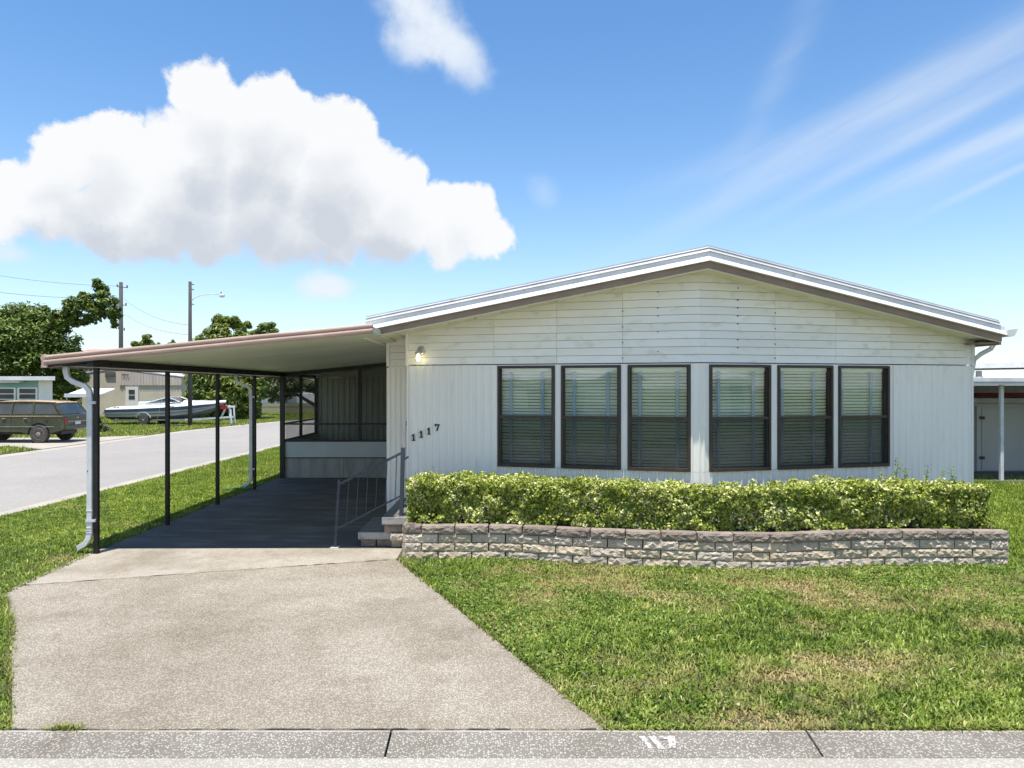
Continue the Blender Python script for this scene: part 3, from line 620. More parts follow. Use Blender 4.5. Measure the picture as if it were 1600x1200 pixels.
# windows: frame > sash rails, panes, insect screen, blind slats and tapes
slat_mesh = {}
def window(F, a0, a1, tw, refl):
    w = a1 - a0; fw = .030
    mb = MB(F)
    mb.box(a0, a0 + fw, -.034, .034, WB, WT); mb.box(a1 - fw, a1, -.034, .034, WB, WT)
    mb.box(a0 + fw, a1 - fw, -.05, .034, WT - fw, WT); mb.box(a0 + fw, a1 - fw, -.05, .042, WB, WB + fw + .012)
    win = mb.build('window', MT['frame'], house, bevel=.003)
    zm = (WB + WT) / 2 - .005
    mb = MB(F); mb.box(a0 + fw, a1 - fw, -.03, .024, zm - .018, zm + .018); mb.build('meeting_rail', MT['frame'], win, bevel=.002)
    for x0, x1 in ((a0 + fw, a0 + fw + .018), (a1 - fw - .018, a1 - fw)):      # inner sash edges, stepped in
        mb = MB(F); mb.box(x0, x1, -.035, .010, WB + fw + .012, zm - .018); mb.build('sash_stile', MT['frame'], win)
        mb = MB(F); mb.box(x0, x1, -.035, -.004, zm + .018, WT - fw); mb.build('sash_stile', MT['frame'], win)
    quad = lambda n, z0, z1: [(a0 + fw + .016, n, z0), (a1 - fw - .016, n, z0), (a1 - fw - .016, n, z1), (a0 + fw + .016, n, z1)]
    mb = MB(F); mb.face(quad(-.022, zm + .016, WT - fw + .002)); mb.build('pane', MT['pane'], win, recalc=False)
    mb = MB(F); mb.face(quad(-.032, WB + fw + .010, zm - .016)); mb.build('pane', MT['pane'], win, recalc=False)
    mb = MB(F); mb.face([(a0 + fw + .015, .004, WB + fw), (a1 - fw - .015, .004, WB + fw), (a1 - fw - .015, .004, zm), (a0 + fw + .015, .004, zm)]); mb.build('insect_screen', MT['insect'], win, recalc=False)
    # rivet heads along the frame sides
    mb = MB(F); mb.box(a0 + fw, a1 - fw, -.10, -.062, WT - .075, WT - .028); mb.build('blind_headrail', MT['slat'], win)
    z = WT - .095 + RNG.normal(0, .006); tilt0 = 50 + RNG.normal(0, 4)
    while z > WB + .05:
        tilt = R(tilt0 + RNG.normal(0, 2.2)); hw = .0215; dz = math.sin(tilt) * hw; dn = math.cos(tilt) * hw; sag = RNG.normal(0, .0015)
        mb = MB(F); c = -.08
        mb.loft([[(x, c - dn, z - dz + s), (x, c + .003, z + .002 + s), (x, c + dn, z + dz + s), (x, c, z - .002 + s)] for x, s in ((a0 + .035, sag), (a1 - .035, -sag))])
        mb.build('blind_slat', MT['slat'], win); z -= .041
    for t in tw:
        a = a0 + w * t; mb = MB(F); mb.box(a - .019, a + .019, -.052, -.050, WB + .04, WT - .08); mb.build('blind_tape', MT['tape'], win)
    return win
for W, tws in zip(WINL, ((.22, .77), (.21, .78), (.19, .79))): window(FL, *W, tws, 0)
for W, tws in zip(WINR, ((.19, .76), (.14, .71), (.13, .71))): window(FR, *W, tws, 0)

# shell behind: side walls, back, floor and a dark partition
def wall(name, pts, z0, z1, mat, th=.06):
    mb = MB(); a, b = Vector(pts[0]), Vector(pts[1]); t = (b - a).normalized(); n = Vector((t.y, -t.x)) * th
    mb.prism([(a.x, a.y, z0), (b.x, b.y, z0), (b.x + n.x, b.y + n.y, z0), (a.x + n.x, a.y + n.y, z0)], (0, 0, z1 - z0)); return mb.build(name, mat, house)
wall('side_wall', [(6.44, 9.92), (6.44, 24)], 0, 2.72, MT['white'], -.06); wall('side_wall', [(-1.74, 24), (-1.74, 10.56)], 0, 2.74, MT['white'], -.05)
mb = MB(); mb.prism([(-1.74, 24, 0), (6.44, 24, 0), (6.44, 24, 2.7), (2.42, 24, 3.47), (-1.74, 24, 2.72)], (0, .06, 0)); mb.build('back_wall', MT['white'], house)
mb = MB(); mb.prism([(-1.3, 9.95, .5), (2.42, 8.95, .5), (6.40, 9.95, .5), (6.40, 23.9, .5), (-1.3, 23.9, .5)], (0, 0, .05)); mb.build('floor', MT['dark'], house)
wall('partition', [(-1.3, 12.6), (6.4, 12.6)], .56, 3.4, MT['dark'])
mb = MB(); mb.box(-1.372, -1.32, 9.9, 10.5, .3, 2.72); mb.build('side_wall', MT['white'], house)
mb = MB(); mb.prism([(-1.33, 9.93, .02), (2.42, 8.92, .02), (6.43, 9.93, .02), (6.43, 10.2, .02), (2.42, 9.2, .02), (-1.33, 10.2, .02)], (0, 0, .30)); mb.build('skirting', MT['panelgrey'], house)
# recessed entry wall beside the carport
FE = Facet(Vector((-1.745, 10.5)), Vector((-1.30, 10.5)))
ribbed(FE, .03, .44, .205, SEAM - .012, pitch=.075, depth=.016); trim(FE, -.012, .03, .205, SEAM - .02, n1=.02, name='corner_trim'); trim(FE, -.014, .034, SEAM - .005, 2.72, n1=.035, name='corner_trim')
siding(FE, .036, .44, course0=SEAM + .003, lim=lambda a: soffit_z(-1.745 + a))
trim(FE, .036, .44, SEAM - .02, SEAM + .001, n1=.03, name='band_trim')
mb = MB(FE); mb.box(.275, .305, .0, .03, 1.47, 1.55); mb.build('lock_plate', MT['black'], house)
mb = MB(FE); mb.tube([(.315, .0, 1.43), (.315, .05, 1.43)], .016, 10); mb.tube([(.315, .05, 1.43), (.315, .066, 1.43), (.315, .085, 1.43)], [.02, .032, .018], 10); mb.build('door_knob', MT['black'], house, smooth=True)
mb = MB(FE); mb.tube([(.325, .02, 1.40), (.315, .05, 1.25), (.325, .02, 1.10)], .009, 6); mb.build('door_pull', MT['black'], house)
mb = MB(FE); mb.box(.28, .33, .0, .04, .99, 1.03); mb.build('door_latch', MT['black'], house)

# roof: soffit strips, brown rake board, stepped white flashing, metal skin
EAVES = {-1: Vector((-1.82, 9.27)), 1: Vector((6.62, 9.47))}; APEX = Vector((RIDGE_X, 8.46))
roof = MB()
for s in (-1, 1):
    E = EAVES[s]; z_e = soffit_z(E.x)
    roof.prism([(RIDGE_X, APEX.y + .03, RIDGE_Z + .10), (E.x, E.y + .03, z_e + .10), (E.x, 24.4, z_e + .10), (RIDGE_X, 24.4, RIDGE_Z + .10)], (0, 0, .115))
roof = roof.build('roof', MT['roofwhite'], house)
def rake(name, prof, mats, s, ext0=0., ext1=0.):
    """profile (outward, up) carried along one rake from the ridge to the eave"""
    E = EAVES[s]; d2 = (E - APEX).normalized(); n2 = Vector((d2.y, -d2.x)); n2 = n2 if n2.y < 0 else -n2
    mit = abs(n2.y)                                # mitre at the ridge
    def ring(p, zb, mitred, ex=0):
        out = []
        for o, u in prof:
            if mitred: q = Vector((APEX.x, p.y - o / mit))
            else: q = p + n2 * o + d2 * ex
            out.append((q.x, q.y, zb + u - (ex * abs(d2.x) * .18)))
        return out
    mb = MB(); mb.loft([ring(APEX, RIDGE_Z, True), ring(E, soffit_z(E.x), False, ext1)]); o = mb.build(name, mats, roof); return o
for s in (-1, 1):
    rake('rake_board', [(-.03, -.004), (.0, -.004), (.004, .008), (.004, .074), (-.03, .074)], MT['brown'], s)
    rake('rake_flashing', [(-.04, .076), (.066, .076), (.064, .084), (.032, .138), (.028, .140), (.028, .188), (-.04, .188)], MT['roofwhite'], s, ext1=.02)
    rake('roof_edge_metal', [(-.06, .190), (.048, .190), (.024, .216), (.016, .218), (.016, .234), (.026, .236), (.012, .248), (.006, .25), (.006, .266), (-.06, .266)], MT['roofgrey'], s, ext1=-.05 if s > 0 else .0)
    rake('soffit_lip', [(-.045, -.014), (-.02, -.014), (-.02, -.003), (-.045, -.003)], MT['siding'], s)
# soffit strips along each rake
for s in (-1, 1):
    E = EAVES[s]; n = 12
    for i in range(n):
        t0, t1 = i / n, (i + 1) / n - .0025
        p, q = APEX.lerp(E, t0), APEX.lerp(E, t1)
        mb = MB(); mb.prism([(p.x, p.y + .03, soffit_z(p.x)), (q.x, q.y + .03, soffit_z(q.x)), (q.x, q.y + (1.35 if s < 0 and i > n - 3 else .75), soffit_z(q.x)), (p.x, p.y + (1.35 if s < 0 and i > n - 3 else .75), soffit_z(p.x))], (0, 0, .015))
        mb.build('soffit_strip', MT['soffit'], roof)
# eave sides: brown eave board and gutter on the right, white drip corner on the left
mb = MB(); mb.box(6.605, 6.635, 9.50, 24.4, soffit_z(6.62) - .05, soffit_z(6.62) + .10); mb.build('eave_board', MT['brown'], roof)
mb = MB(); mb.box(6.36, 6.604, 9.53, 24.3, soffit_z(6.62) - .03, soffit_z(6.62) - .015); mb.build('eave_soffit', MT['brown'], roof)
zg = soffit_z(6.62)
mb = MB(); y0 = 9.40
prof = [(6.650, zg + .13), (6.650, zg + .06), (6.740, zg + .06), (6.780, zg + .15), (6.765, zg + .15), (6.730, zg + .075), (6.660, zg + .075), (6.660, zg + .13)]
mb.prism([(a, y0, b) for a, b in prof], (0, 14.8, 0)); mb.prism([(6.650, y0 - .004, zg + .14), (6.650, y0 - .004, zg + .06), (6.740, y0 - .004, zg + .06), (6.785, y0 - .004, zg + .155)], (0, .004, 0)); mb.build('gutter', MT['gutter'], roof)
mb = MB(); mb.tube([(6.690, 9.72, zg + .06), (6.690, 9.72, zg - .02), (6.660, 9.74, zg - .09), (6.560, 9.80, zg - .16), (6.505, 9.86, zg - .24), (6.500, 9.95, zg - .6), (6.500, 9.98, .1)], .032, 8); mb.build('downspout', MT['gutter'], roof, smooth=True)
mb = MB(); mb.box(-1.85, -1.815, 9.28, 24.4, soffit_z(-1.82) - .03, soffit_z(-1.82) + .10); mb.build('eave_board', MT['siding'], roof)

# house number, climbing to the right
def digit(ch, a, zc, F, h=.094):
    mb = MB(F); t = .016; n0, n1 = .012, .030
    if ch == '1':
        mb.prism([(a - .008, n0, zc - h / 2), (a + .008, n0, zc - h / 2), (a + .008, n0, zc + h / 2), (a - .004, n0, zc + h / 2), (a - .022, n0, zc + h / 2 - .022), (a - .022, n0, zc + h / 2 - .034), (a - .008, n0, zc + h / 2 - .026)], (0, n1 - n0, 0))
        mb.box(a - .020, a + .020, n0, n1 + .001, zc - h / 2 - .002, zc - h / 2 + .012)
    else:
        mb.prism([(a - .032, n0, zc + h / 2), (a - .032, n0, zc + h / 2 - .018), (a + .014, n0, zc + h / 2 - .018), (a - .016, n0, zc - h / 2), (a + .006, n0, zc - h / 2), (a + .034, n0, zc + h / 2 - .012), (a + .034, n0, zc + h / 2)], (0, n1 - n0, 0))
        mb.box(a - .034, a - .022, n0, n1 + .001, zc + h / 2 - .034, zc + h / 2 + .002)
    mb.build('house_number', MT['black'], house)
for ch, a, zc in (('1', .105, 1.355), ('1', .219, 1.40), ('1', .333, 1.445), ('7', .455, 1.495)): digit(ch, a, zc, FL)

# lit wall lamp on the gable siding
lp = thing('wall_lamp', 'small lit wall lamp on the white siding above the house number', 'lamp', FL(.215, .02, 2.55))
def lampP(a, n, z): return FL(.215 + a, n, 2.55 + z)
MT['nickel'] = pmat('brushed_nickel', (.55, .53, .50), (.45, .44, .42), scale=40, rough=.35, metal=.7)
MT['bulb'] = bpy.data.materials.new('lit_bulb'); MT['bulb'].use_nodes = True
_b = MT['bulb'].node_tree.nodes['Principled BSDF']; _b.inputs['Base Color'].default_value = (1, .85, .6, 1); _b.inputs['Emission Color'].default_value = (1, .80, .45, 1); _b.inputs['Emission Strength'].default_value = 6
def ring(mb, c, prof, n=16):
    mb.loft([[lampP(c[0] + r * math.cos(2 * math.pi * k / n), c[1] + r * math.sin(2 * math.pi * k / n), c[2] + z) for k in range(n)] for r, z in prof])
mb = MB(); mb.loft([[lampP(r * math.cos(2 * math.pi * k / 20), nn_, r * math.sin(2 * math.pi * k / 20)) for k in range(20)] for r, nn_ in ((.07, .0), (.07, .012), (.055, .024), (.03, .028))]); mb.build('back_plate', MT['nickel'], lp, smooth=False)
mb = MB(); mb.tube([lampP(0, .02, .01), lampP(0, .07, .03), lampP(0, .11, .015), lampP(0, .115, -.02)], .009, 8); mb.build('arm', MT['nickel'], lp, smooth=True)
mb = MB(); ring(mb, (0, .115, 0), [(.02, -.01), (.045, -.02), (.047, -.045), (.043, -.047)]); mb.build('lamp_cap', MT['nickel'], lp)
mb = MB(); ring(mb, (0, .115, 0), [(.042, -.046), (.050, -.06), (.050, -.15), (.040, -.165), (.005, -.168)]); mb.build('glass_jar', MT['pane'], lp, smooth=True)
mb = MB(); ring(mb, (0, .115, 0), [(.012, -.05), (.026, -.08), (.030, -.105), (.022, -.13), (.004, -.14)]); mb.build('bulb', MT['bulb'], lp, smooth=True)

# ------------------------------------------------------------------ carport
cp = thing('carport', 'flat carport with pinkish tan fascia and slim dark bronze posts over the driveway', 'carport', (-3.4, 12, 0))
CF, CB = 8.50, 21.5                      # front edge and back edge
def cz(x): return 2.335 + (x + 5.52) * .097
X0, X1 = -5.52, -1.62
y = CF + .03; i = 0
while y < CB - .01:
    y2 = min(y + .61, CB)
    mb = MB(); mb.prism([(X0 + .02, y, cz(X0)), (X0 + .02, y2 - .004, cz(X0)), (X1, y2 - .004, cz(X1)), (X1, y, cz(X1))], (0, 0, .075))
    mb.build('roof_panel', MT['ceiling'], cp); y = y2; i += 1
# rolled front fascia: two rounded rolls with a groove
def fascia(x0, x1, y, n=6):
    prof = []
    def roll(zc, r):
        for k in range(9):
            t = -math.pi / 2 + math.pi * k / 8; prof.append((math.cos(t) * r * .8, zc + math.sin(t) * r))
    prof.append((-.02, -.022)); prof.append((.006, -.022)); roll(.014, .026); prof.append((.002, .044)); roll(.070, .024); prof.append((-.02, .096))
    rings = []
    for k in range(n + 1):
        x = x0 + (x1 - x0) * k / n; w = .002 * math.sin(k * 2.1)
        rings.append([(x, y - o + w, cz(x) + u + w) for o, u in prof])
    mb = MB(); mb.loft(rings); return mb.build('front_fascia', MT['tan'], cp)
fascia(X0 - .005, X1 + .03, CF)
# side gutter on the left with its end cap
mb = MB(); gz = cz(X0)
mb.prism([(X0 + .03, CF - .012, gz + .10), (X0 - .03, CF - .012, gz + .105), (X0 - .045, CF - .012, gz + .06), (X0 - .03, CF - .012, gz + .02), (X0 - .04, CF - .012, gz - .05), (X0 + .03, CF - .012, gz - .055)], (0, CB - CF, 0)); mb.build('side_gutter', MT['tan'], cp)
mb = MB(); mb.prism([(X0 + .03, CF + .02, gz - .05), (-4.93, CF + .02, cz(-4.93) - .03), (-4.93, CF + .02, cz(-4.93) - .002), (X0 + .03, CF + .02, gz - .002)], (0, .04, 0)); mb.build('end_rafter', MT['bronze'], cp)
mb = MB(); mb.box(-5.065, -4.975, CF + .06, 16.06, 2.295, cz(-5.06) - .003); mb.build('beam', MT['bronze'], cp, bevel=.004)
mb = MB(); mb.box(X0 + .04, -5.07, CF + .07, 16.06, cz(X0) - .035, cz(X0) - .006); mb.build('gutter_ledge', MT['bronze'], cp)
POSTS = [8.71, 10.54, 12.37, 14.20]
pm = MB(); pm.box(-.027, .027, -.027, .027, 0, 2.285)
for k, yy in enumerate(POSTS):
    if k == 0: p0 = pm.build('post', MT['bronze'], cp, bevel=.004); p0.location = Vector((-5.02, yy, .0)) - worldloc(cp)
    else: inst(p0, cp, (-5.02, yy, 0))
# base plates and a clamp hook on the first post
for yy in POSTS:
    mb = MB(); mb.box(-5.065, -4.975, yy - .045, yy + .045, .0, .018); mb.build('base_plate', MT['bronze'], cp)
mb = MB(); mb.bar((-5.075, 8.69, 1.00), (-5.11, 8.67, 1.03), .02, .02); mb.build('hook', MT['bronze'], cp)
# downspouts
def downspout(yp, xo):
    mb = MB(); x = -5.02 - xo
    def rect(c, t):   # rectangular section 75 x 55 mm following tangent t in the x-z plane
        t = Vector(t).normalized(); nx = Vector((t.z, 0, -t.x)); return [tuple(Vector(c) + nx * a * .031 + Vector((0, 1, 0)) * b * .025) for a, b in ((-1, -1), (1, -1), (1, 1), (-1, 1))]
    zt = cz(X0) - .05
    pts = [((-5.38, zt + .03), (0, -1)), ((-5.38, zt - .05), (.05, -1)), ((-5.36, zt - .12), (.5, -1)), ((-5.30, zt - .165), (1, -.35)), ((x - .13, zt - .20), (1, -.2)), ((x - .055, zt - .225), (1, -.45)), ((x - .01, zt - .28), (.35, -1)), ((x, zt - .36), (0, -1)),
           ((x, 1.2), (0, -1)), ((x, .27), (0, -1)), ((x - .015, .20), (-.4, -1)), ((x - .06, .13), (-1, -.7)), ((x - .15, .075), (-1, -.35))]
    mb.loft([rect((a, yp, b), (t[0], 0, t[1])) for (a, b), t in pts]); d = mb.build('downspout', MT['gutter'], cp, bevel=.004)
    for z in (1.86, .42):
        mb = MB(); mb.box(x - .038, x + .068, yp - .034, yp - .029, z - .017, z + .017); mb.box(x + .068, x + .078, yp - .034, yp + .0, z - .017, z + .017); mb.build('strap', MT['gutter'], d)
    for z in (.27, .30, .33, .54): 
        mb = MB(); mb.box(x - .037, x + .037, yp - .030, yp + .030, z - .003, z + .003); mb.build('seam', MT['gutter'], d)
downspout(8.69, .068); downspout(14.18, .066)

# ------------------------------------------------------------------ screened porch at the back of the carport
sr = thing('screen_porch', 'dark-framed screen porch with pale kneewall at the back of the carport', 'porch', (-3.4, 17.4, 0))
SY, SX = 16.02, -5.03
def wallx(x): return cz(x)
mb = MB(); mb.box(SX - .02, -1.70, SY, SY + .05, .47, .826); mb.build('kneewall', MT['knee'], sr, bevel=.004)
mb = MB(); mb.box(SX - .02, -1.70, SY - .012, SY + .012, .452, .472); mb.build('kneewall_strip', MT['bronze'], sr)
px = [SX - .04, -3.66, -2.45, -1.70]
for a, b in zip(px, px[1:]):
    mb = MB(); mb.box(a + .004, b - .004, SY + .002, SY + .04, .012, .455); mb.build('base_panel', MT['panelgrey'], sr)
def pst(x, y, w=.07, z0=.826, z1=None, nm='frame_post'):
    mb = MB(); mb.box(x - w / 2, x + w / 2, y - .03, y + .03, z0, (z1 or cz(x) - .004)); return mb.build(nm, MT['bronze'], sr)
pst(SX, SY - .02, .10, .0); pst(-3.295, SY + .02, .07); pst(-1.80, SY + .02, .07)
def rail(x0, x1, y, z, h, nm='frame_rail'):
    mb = MB(); mb.box(x0, x1, y - .025, y + .025, z - h / 2, z + h / 2); return mb.build(nm, MT['bronze'], sr)
for a, b in ((SX + .055, -3.335), (-3.255, -1.84)):
    rail(a, b, SY + .02, .845, .045); rail(a, b, SY + .02, 1.224, .035)
    mb = MB(); mb.prism([(a, SY - .005, cz(a) - .09), (b, SY - .005, cz(b) - .09), (b, SY - .005, cz(b) - .004), (a, SY - .005, cz(a) - .004)], (0, .05, 0)); mb.build('head_beam', MT['bronze'], sr)
    mb = MB(); mb.face([(a, SY + .03, .86), (b, SY + .03, .86), (b, SY + .03, cz(b) - .09), (a, SY + .03, cz(a) - .09)]); mb.build('screen', MT['mesh'], sr, recalc=False)
# left side, two bays back
SB = 18.85
for yy in (17.44, SB - .03):
    mb = MB(); mb.box(SX - .03, SX + .03, yy - .035, yy + .035, .826, 2.30); mb.build('frame_post', MT['bronze'], sr)
mb = MB(); mb.box(SX - .025, SX + .025, SY + .05, SB, .47, .826); mb.build('kneewall', MT['knee'], sr)
mb = MB(); mb.box(SX - .02, SX + .02, SY + .05, SB, .0, .465); mb.build('base_panel', MT['panelgrey'], sr)
for a, b in ((SY + .03, 17.40), (17.48, SB - .07)):
    for z, h in ((.845, .045), (1.224, .035), (2.335, .07)):
        mb = MB(); mb.box(SX - .025, SX + .025, a, b, z - h / 2, z + h / 2); mb.build('frame_rail', MT['bronze'], sr)
    mb = MB(); mb.face([(SX, a, .86), (SX, b, .86), (SX, b, 2.30), (SX, a, 2.30)]); mb.build('screen', MT['mesh'], sr, recalc=False)
# ribbed inner wall and the closed room behind it
pts = []; x = SX + .02; k = 0
while x < -1.72:
    for fx, h in ((0, 0), (.055, 0), (.07, -.014), (.115, -.014), (.13, 0)):
        if x + fx < -1.72: pts.append((x + fx, SB + h))
    x += .15
mb = MB(); mb.prism([(a, b, .012) for a, b in pts] + [(-1.72, SB + .06, .012), (SX + .02, SB + .06, .012)], (0, 0, 2.30)); mb.build('ribbed_wall', MT['rib'], sr)
mb = MB(); mb.prism([(SX, SB + .02, 2.315), (-1.72, SB + .02, 2.315), (-1.72, SB + .02, cz(-1.72)), (SX, SB + .02, cz(SX))], (0, .04, 0)); mb.build('wall_header', MT['rib'], sr)
mb = MB(); mb.box(SX - .02, SX + .03, SB + .07, 21.4, 0, 2.33); mb.box(SX + .03, -1.72, 21.35, 21.4, 0, 2.36); mb.build('room_wall', MT['white'], sr)
mb = MB(); mb.box(SX + .05, -1.72, SY + .06, SB - .02, .013, .50); mb.build('porch_floor', MT['floorpaint'], sr)

# ------------------------------------------------------------------ entry steps and handrail
st = thing('entry_steps', 'two concrete steps on block risers beside the planter', 'steps', (-1.6, 9.5, 0))
mb = MB(); mb.box(-1.885, -1.30, 9.05, 10.12, .105, .20); o = mb.build('tread', [MT['step'], MT['steptop']], st, bevel=.012)
for p in o.data.polygons:
    if p.normal.z > .9: p.material_index = 1
mb = MB(); mb.box(-1.56, -1.14, 8.93, 10.48, .315, .415); o = mb.build('tread', [MT['step'], MT['steptop']], st, bevel=.012)
for p in o.data.polygons:
    if p.normal.z > .9: p.material_index = 1

# block meshes: split-face front, local x along the wall, front at y=0, z up
def block_mesh(L, h, seed, rough=.022):
    rng = np.random.default_rng(seed); nx, nz = 11, 4; mb = MB()
    ids = [[None] * (nz + 1) for _ in range(nx + 1)]
    for i in range(nx + 1):
        for j in range(nz + 1):
            edge = i in (0, nx) or j in (0, nz)
            d = .0 if edge else -abs(rng.normal(.007, rough * .30))
            if edge and rng.random() < .35: d = .004
            jx = 0 if edge else rng.normal(0, L * .018); jz = 0 if edge else rng.normal(0, h * .05)
            ids[i][j] = mb.vert((-L / 2 + L * i / nx + jx, d + .008, h * j / nz + jz))
    for i in range(nx):
        for j in range(nz):
            q = [ids[i][j], ids[i + 1][j], ids[i + 1][j + 1], ids[i][j + 1]]
            if rng.random() < .5: mb.f += [[q[0], q[1], q[2]], [q[0], q[2], q[3]]]
            else: mb.f += [[q[0], q[1], q[3]], [q[1], q[2], q[3]]]
            mb.m += [0, 0]
    D = .15; b = [mb.vert(p) for p in ((-L / 2, D, 0), (L / 2, D, 0), (L / 2, D, h), (-L / 2, D, h))]
    mb.f += [[b[1], b[0], b[3], b[2]], [b[0], b[1]] + [ids[i][0] for i in range(nx, -1, -1)], [b[2], b[3]] + [ids[i][nz] for i in range(nx + 1)],
             [b[0]] + [ids[0][j] for j in range(nz + 1)] + [b[3]], [b[2]] + [ids[nx][j] for j in range(nz, -1, -1)] + [b[1]]]
    mb.m += [0] * 5
    o = mb.build('block', MT['block'], None); me = o.data; bpy.data.objects.remove(o); return me
BH = .0955
BM = {}
for mk in ('block', 'blocktan', 'blockcap'):
    for kind, L in (('full', .386), ('half', .189)):
        for s in range(6):
            me = block_mesh(L, BH, 100 + s + (50 if kind == 'half' else 0) + (200 if mk == 'blockcap' else 0)); me.materials.clear(); me.materials.append(MT[mk]); BM[mk, kind, s] = me
def put_block(parent, mk, kind, p, rot):
    o = bpy.data.objects.new('block', BM[mk, kind, random.randrange(6)]); COL.objects.link(o); o.parent = parent
    o.location = Vector(p) - worldloc(parent); o.rotation_euler = (0, 0, rot); return o
for x, y0, z in ((-1.76, 9.09, .006), (-1.555, 9.09, .006),):
    put_block(st, 'blockcap', 'half', (x, y0, z), 0)
put_block(st, 'block', 'half', (-1.36, 9.05, .006), 0)
put_block(st, 'blockcap', 'full', (-1.34, 8.97, .212), 0); put_block(st, 'block', 'half', (-1.36, 8.95, .108), 0)

hr = thing('handrail', 'blue-grey metal handrail with thin balusters climbing the entry steps', 'handrail', (-1.75, 9.02, 0))
A0, A1 = Vector((-2.165, 9.01, .012)), Vector((-2.115, 9.02, .875)); B0, B1 = Vector((-1.325, 9.02, .415)), Vector((-1.305, 9.03, 1.28))
for p, q, w in ((A0, A1, .034), (B0, B1, .05)):
    mb = MB(); mb.bar(p, q, w, w); mb.build('post', MT['railpaint'], hr, bevel=.003)
mb = MB(); mb.box(-2.215, -2.115, 8.96, 9.06, .012, .022); mb.build('foot_plate', MT['gutter'], hr)
t0, t1 = A0.lerp(A1, .93), B0.lerp(B1, .93); b0, b1 = A0.lerp(A1, .27), B0.lerp(B1, .30)
mb = MB(); mb.bar(t0, t1, .03, .032); mb.build('top_rail', MT['railpaint'], hr, bevel=.003)
mb = MB(); mb.bar(b0, b1, .022, .022); mb.build('bottom_rail', MT['railpaint'], hr, bevel=.002)
for k in range(1, 7):
    t = k / 6.7
    mb = MB(); mb.bar(b0.lerp(b1, t), t0.lerp(t1, t + .01), .009, .009); mb.build('baluster', MT['railpaint'], hr)
mb = MB(); mb.bar(B0.lerp(B1, .82), (-1.30, 9.45, 1.12), .022, .022); mb.bar(B0.lerp(B1, .1), (-1.30, 9.4, .55), .022, .022); mb.build('return_rail', MT['railpaint'], hr)

# ------------------------------------------------------------------ planter
pl = thing('planter', 'curved four-course split-face block planter wall in front of the house', 'planter', (2.3, 8.4, 0))
P = [Vector(p) for p in PLANTER]
# smooth the path a little
def chaikin(pts):
    out = [pts[0]]
    for a, b in zip(pts, pts[1:]): out += [a.lerp(b, .25), a.lerp(b, .75)]
    return out + [pts[-1]]
PP = chaikin(chaikin(P)); cum = [0]
for a, b in zip(PP, PP[1:]): cum.append(cum[-1] + (b - a).length)
TOT = cum[-1]
def path(s):
    s = min(max(s, 0), TOT - 1e-6)
    for i in range(len(PP) - 1):
        if cum[i + 1] >= s:
            t = (s - cum[i]) / (cum[i + 1] - cum[i]); return PP[i].lerp(PP[i + 1], t), (PP[i + 1] - PP[i]).normalized()
for c in range(4):
    s = 0.; step = TOT / 17.5; z = .002 + c * (BH + .008)
    if c % 2 == 1:
        p, t = path(.1); put_block(pl, 'block' if c < 3 else 'blockcap', 'half', (p.x, p.y + RNG.normal(0, .004), z), math.atan2(t.y, t.x)); s = step / 2
    while s < TOT - .12:
        full = s + .4 <= TOT + .05; L = .2 if full else .1
        p, t = path(s + L); e0, _ = path(s); e1, _ = path(s + 2 * L); tt = (e1 - e0).normalized()
        mk = 'blockcap' if c == 3 else ('blocktan' if (c == 1 and random.random() < .6) or random.random() < .18 else 'block')
        o = put_block(pl, mk, 'full' if full else 'half', (p.x, p.y + RNG.normal(0, .0035) - (.012 if c == 3 else 0), z + RNG.normal(0, .0008)), math.atan2(tt.y, tt.x) + RNG.normal(0, .004))
        s += step if full else .2
    for k in range(3):         # returns towards the house at both ends
        put_block(pl, 'blockcap' if c == 3 else 'block', 'full', (5.70, 8.29 + k * .404 + (c % 2) * .2, z), math.pi / 2)
        if 8.45 + k * .404 < 8.8: put_block(pl, 'blockcap' if c == 3 else 'block', 'full', (-1.23, 8.62 + k * .404, z), -math.pi / 2)
MT['mulch'] = pmat('dark_planting_soil', (.045, .035, .026), (.08, .062, .045), scale=18, detail=6, rough=1, bump=1, bscale=50)
sp = [(p.x, p.y + .11) for p in PP]
mb = MB(); mb.prism([(-1.1, 9.7, .05)] + [(x, y, .05) for x, y in sp[2:-2]] + [(5.6, 9.6, .05), (2.42, 8.80, .05)], (0, 0, .33)); mb.build('planting_soil', MT['mulch'], pl)

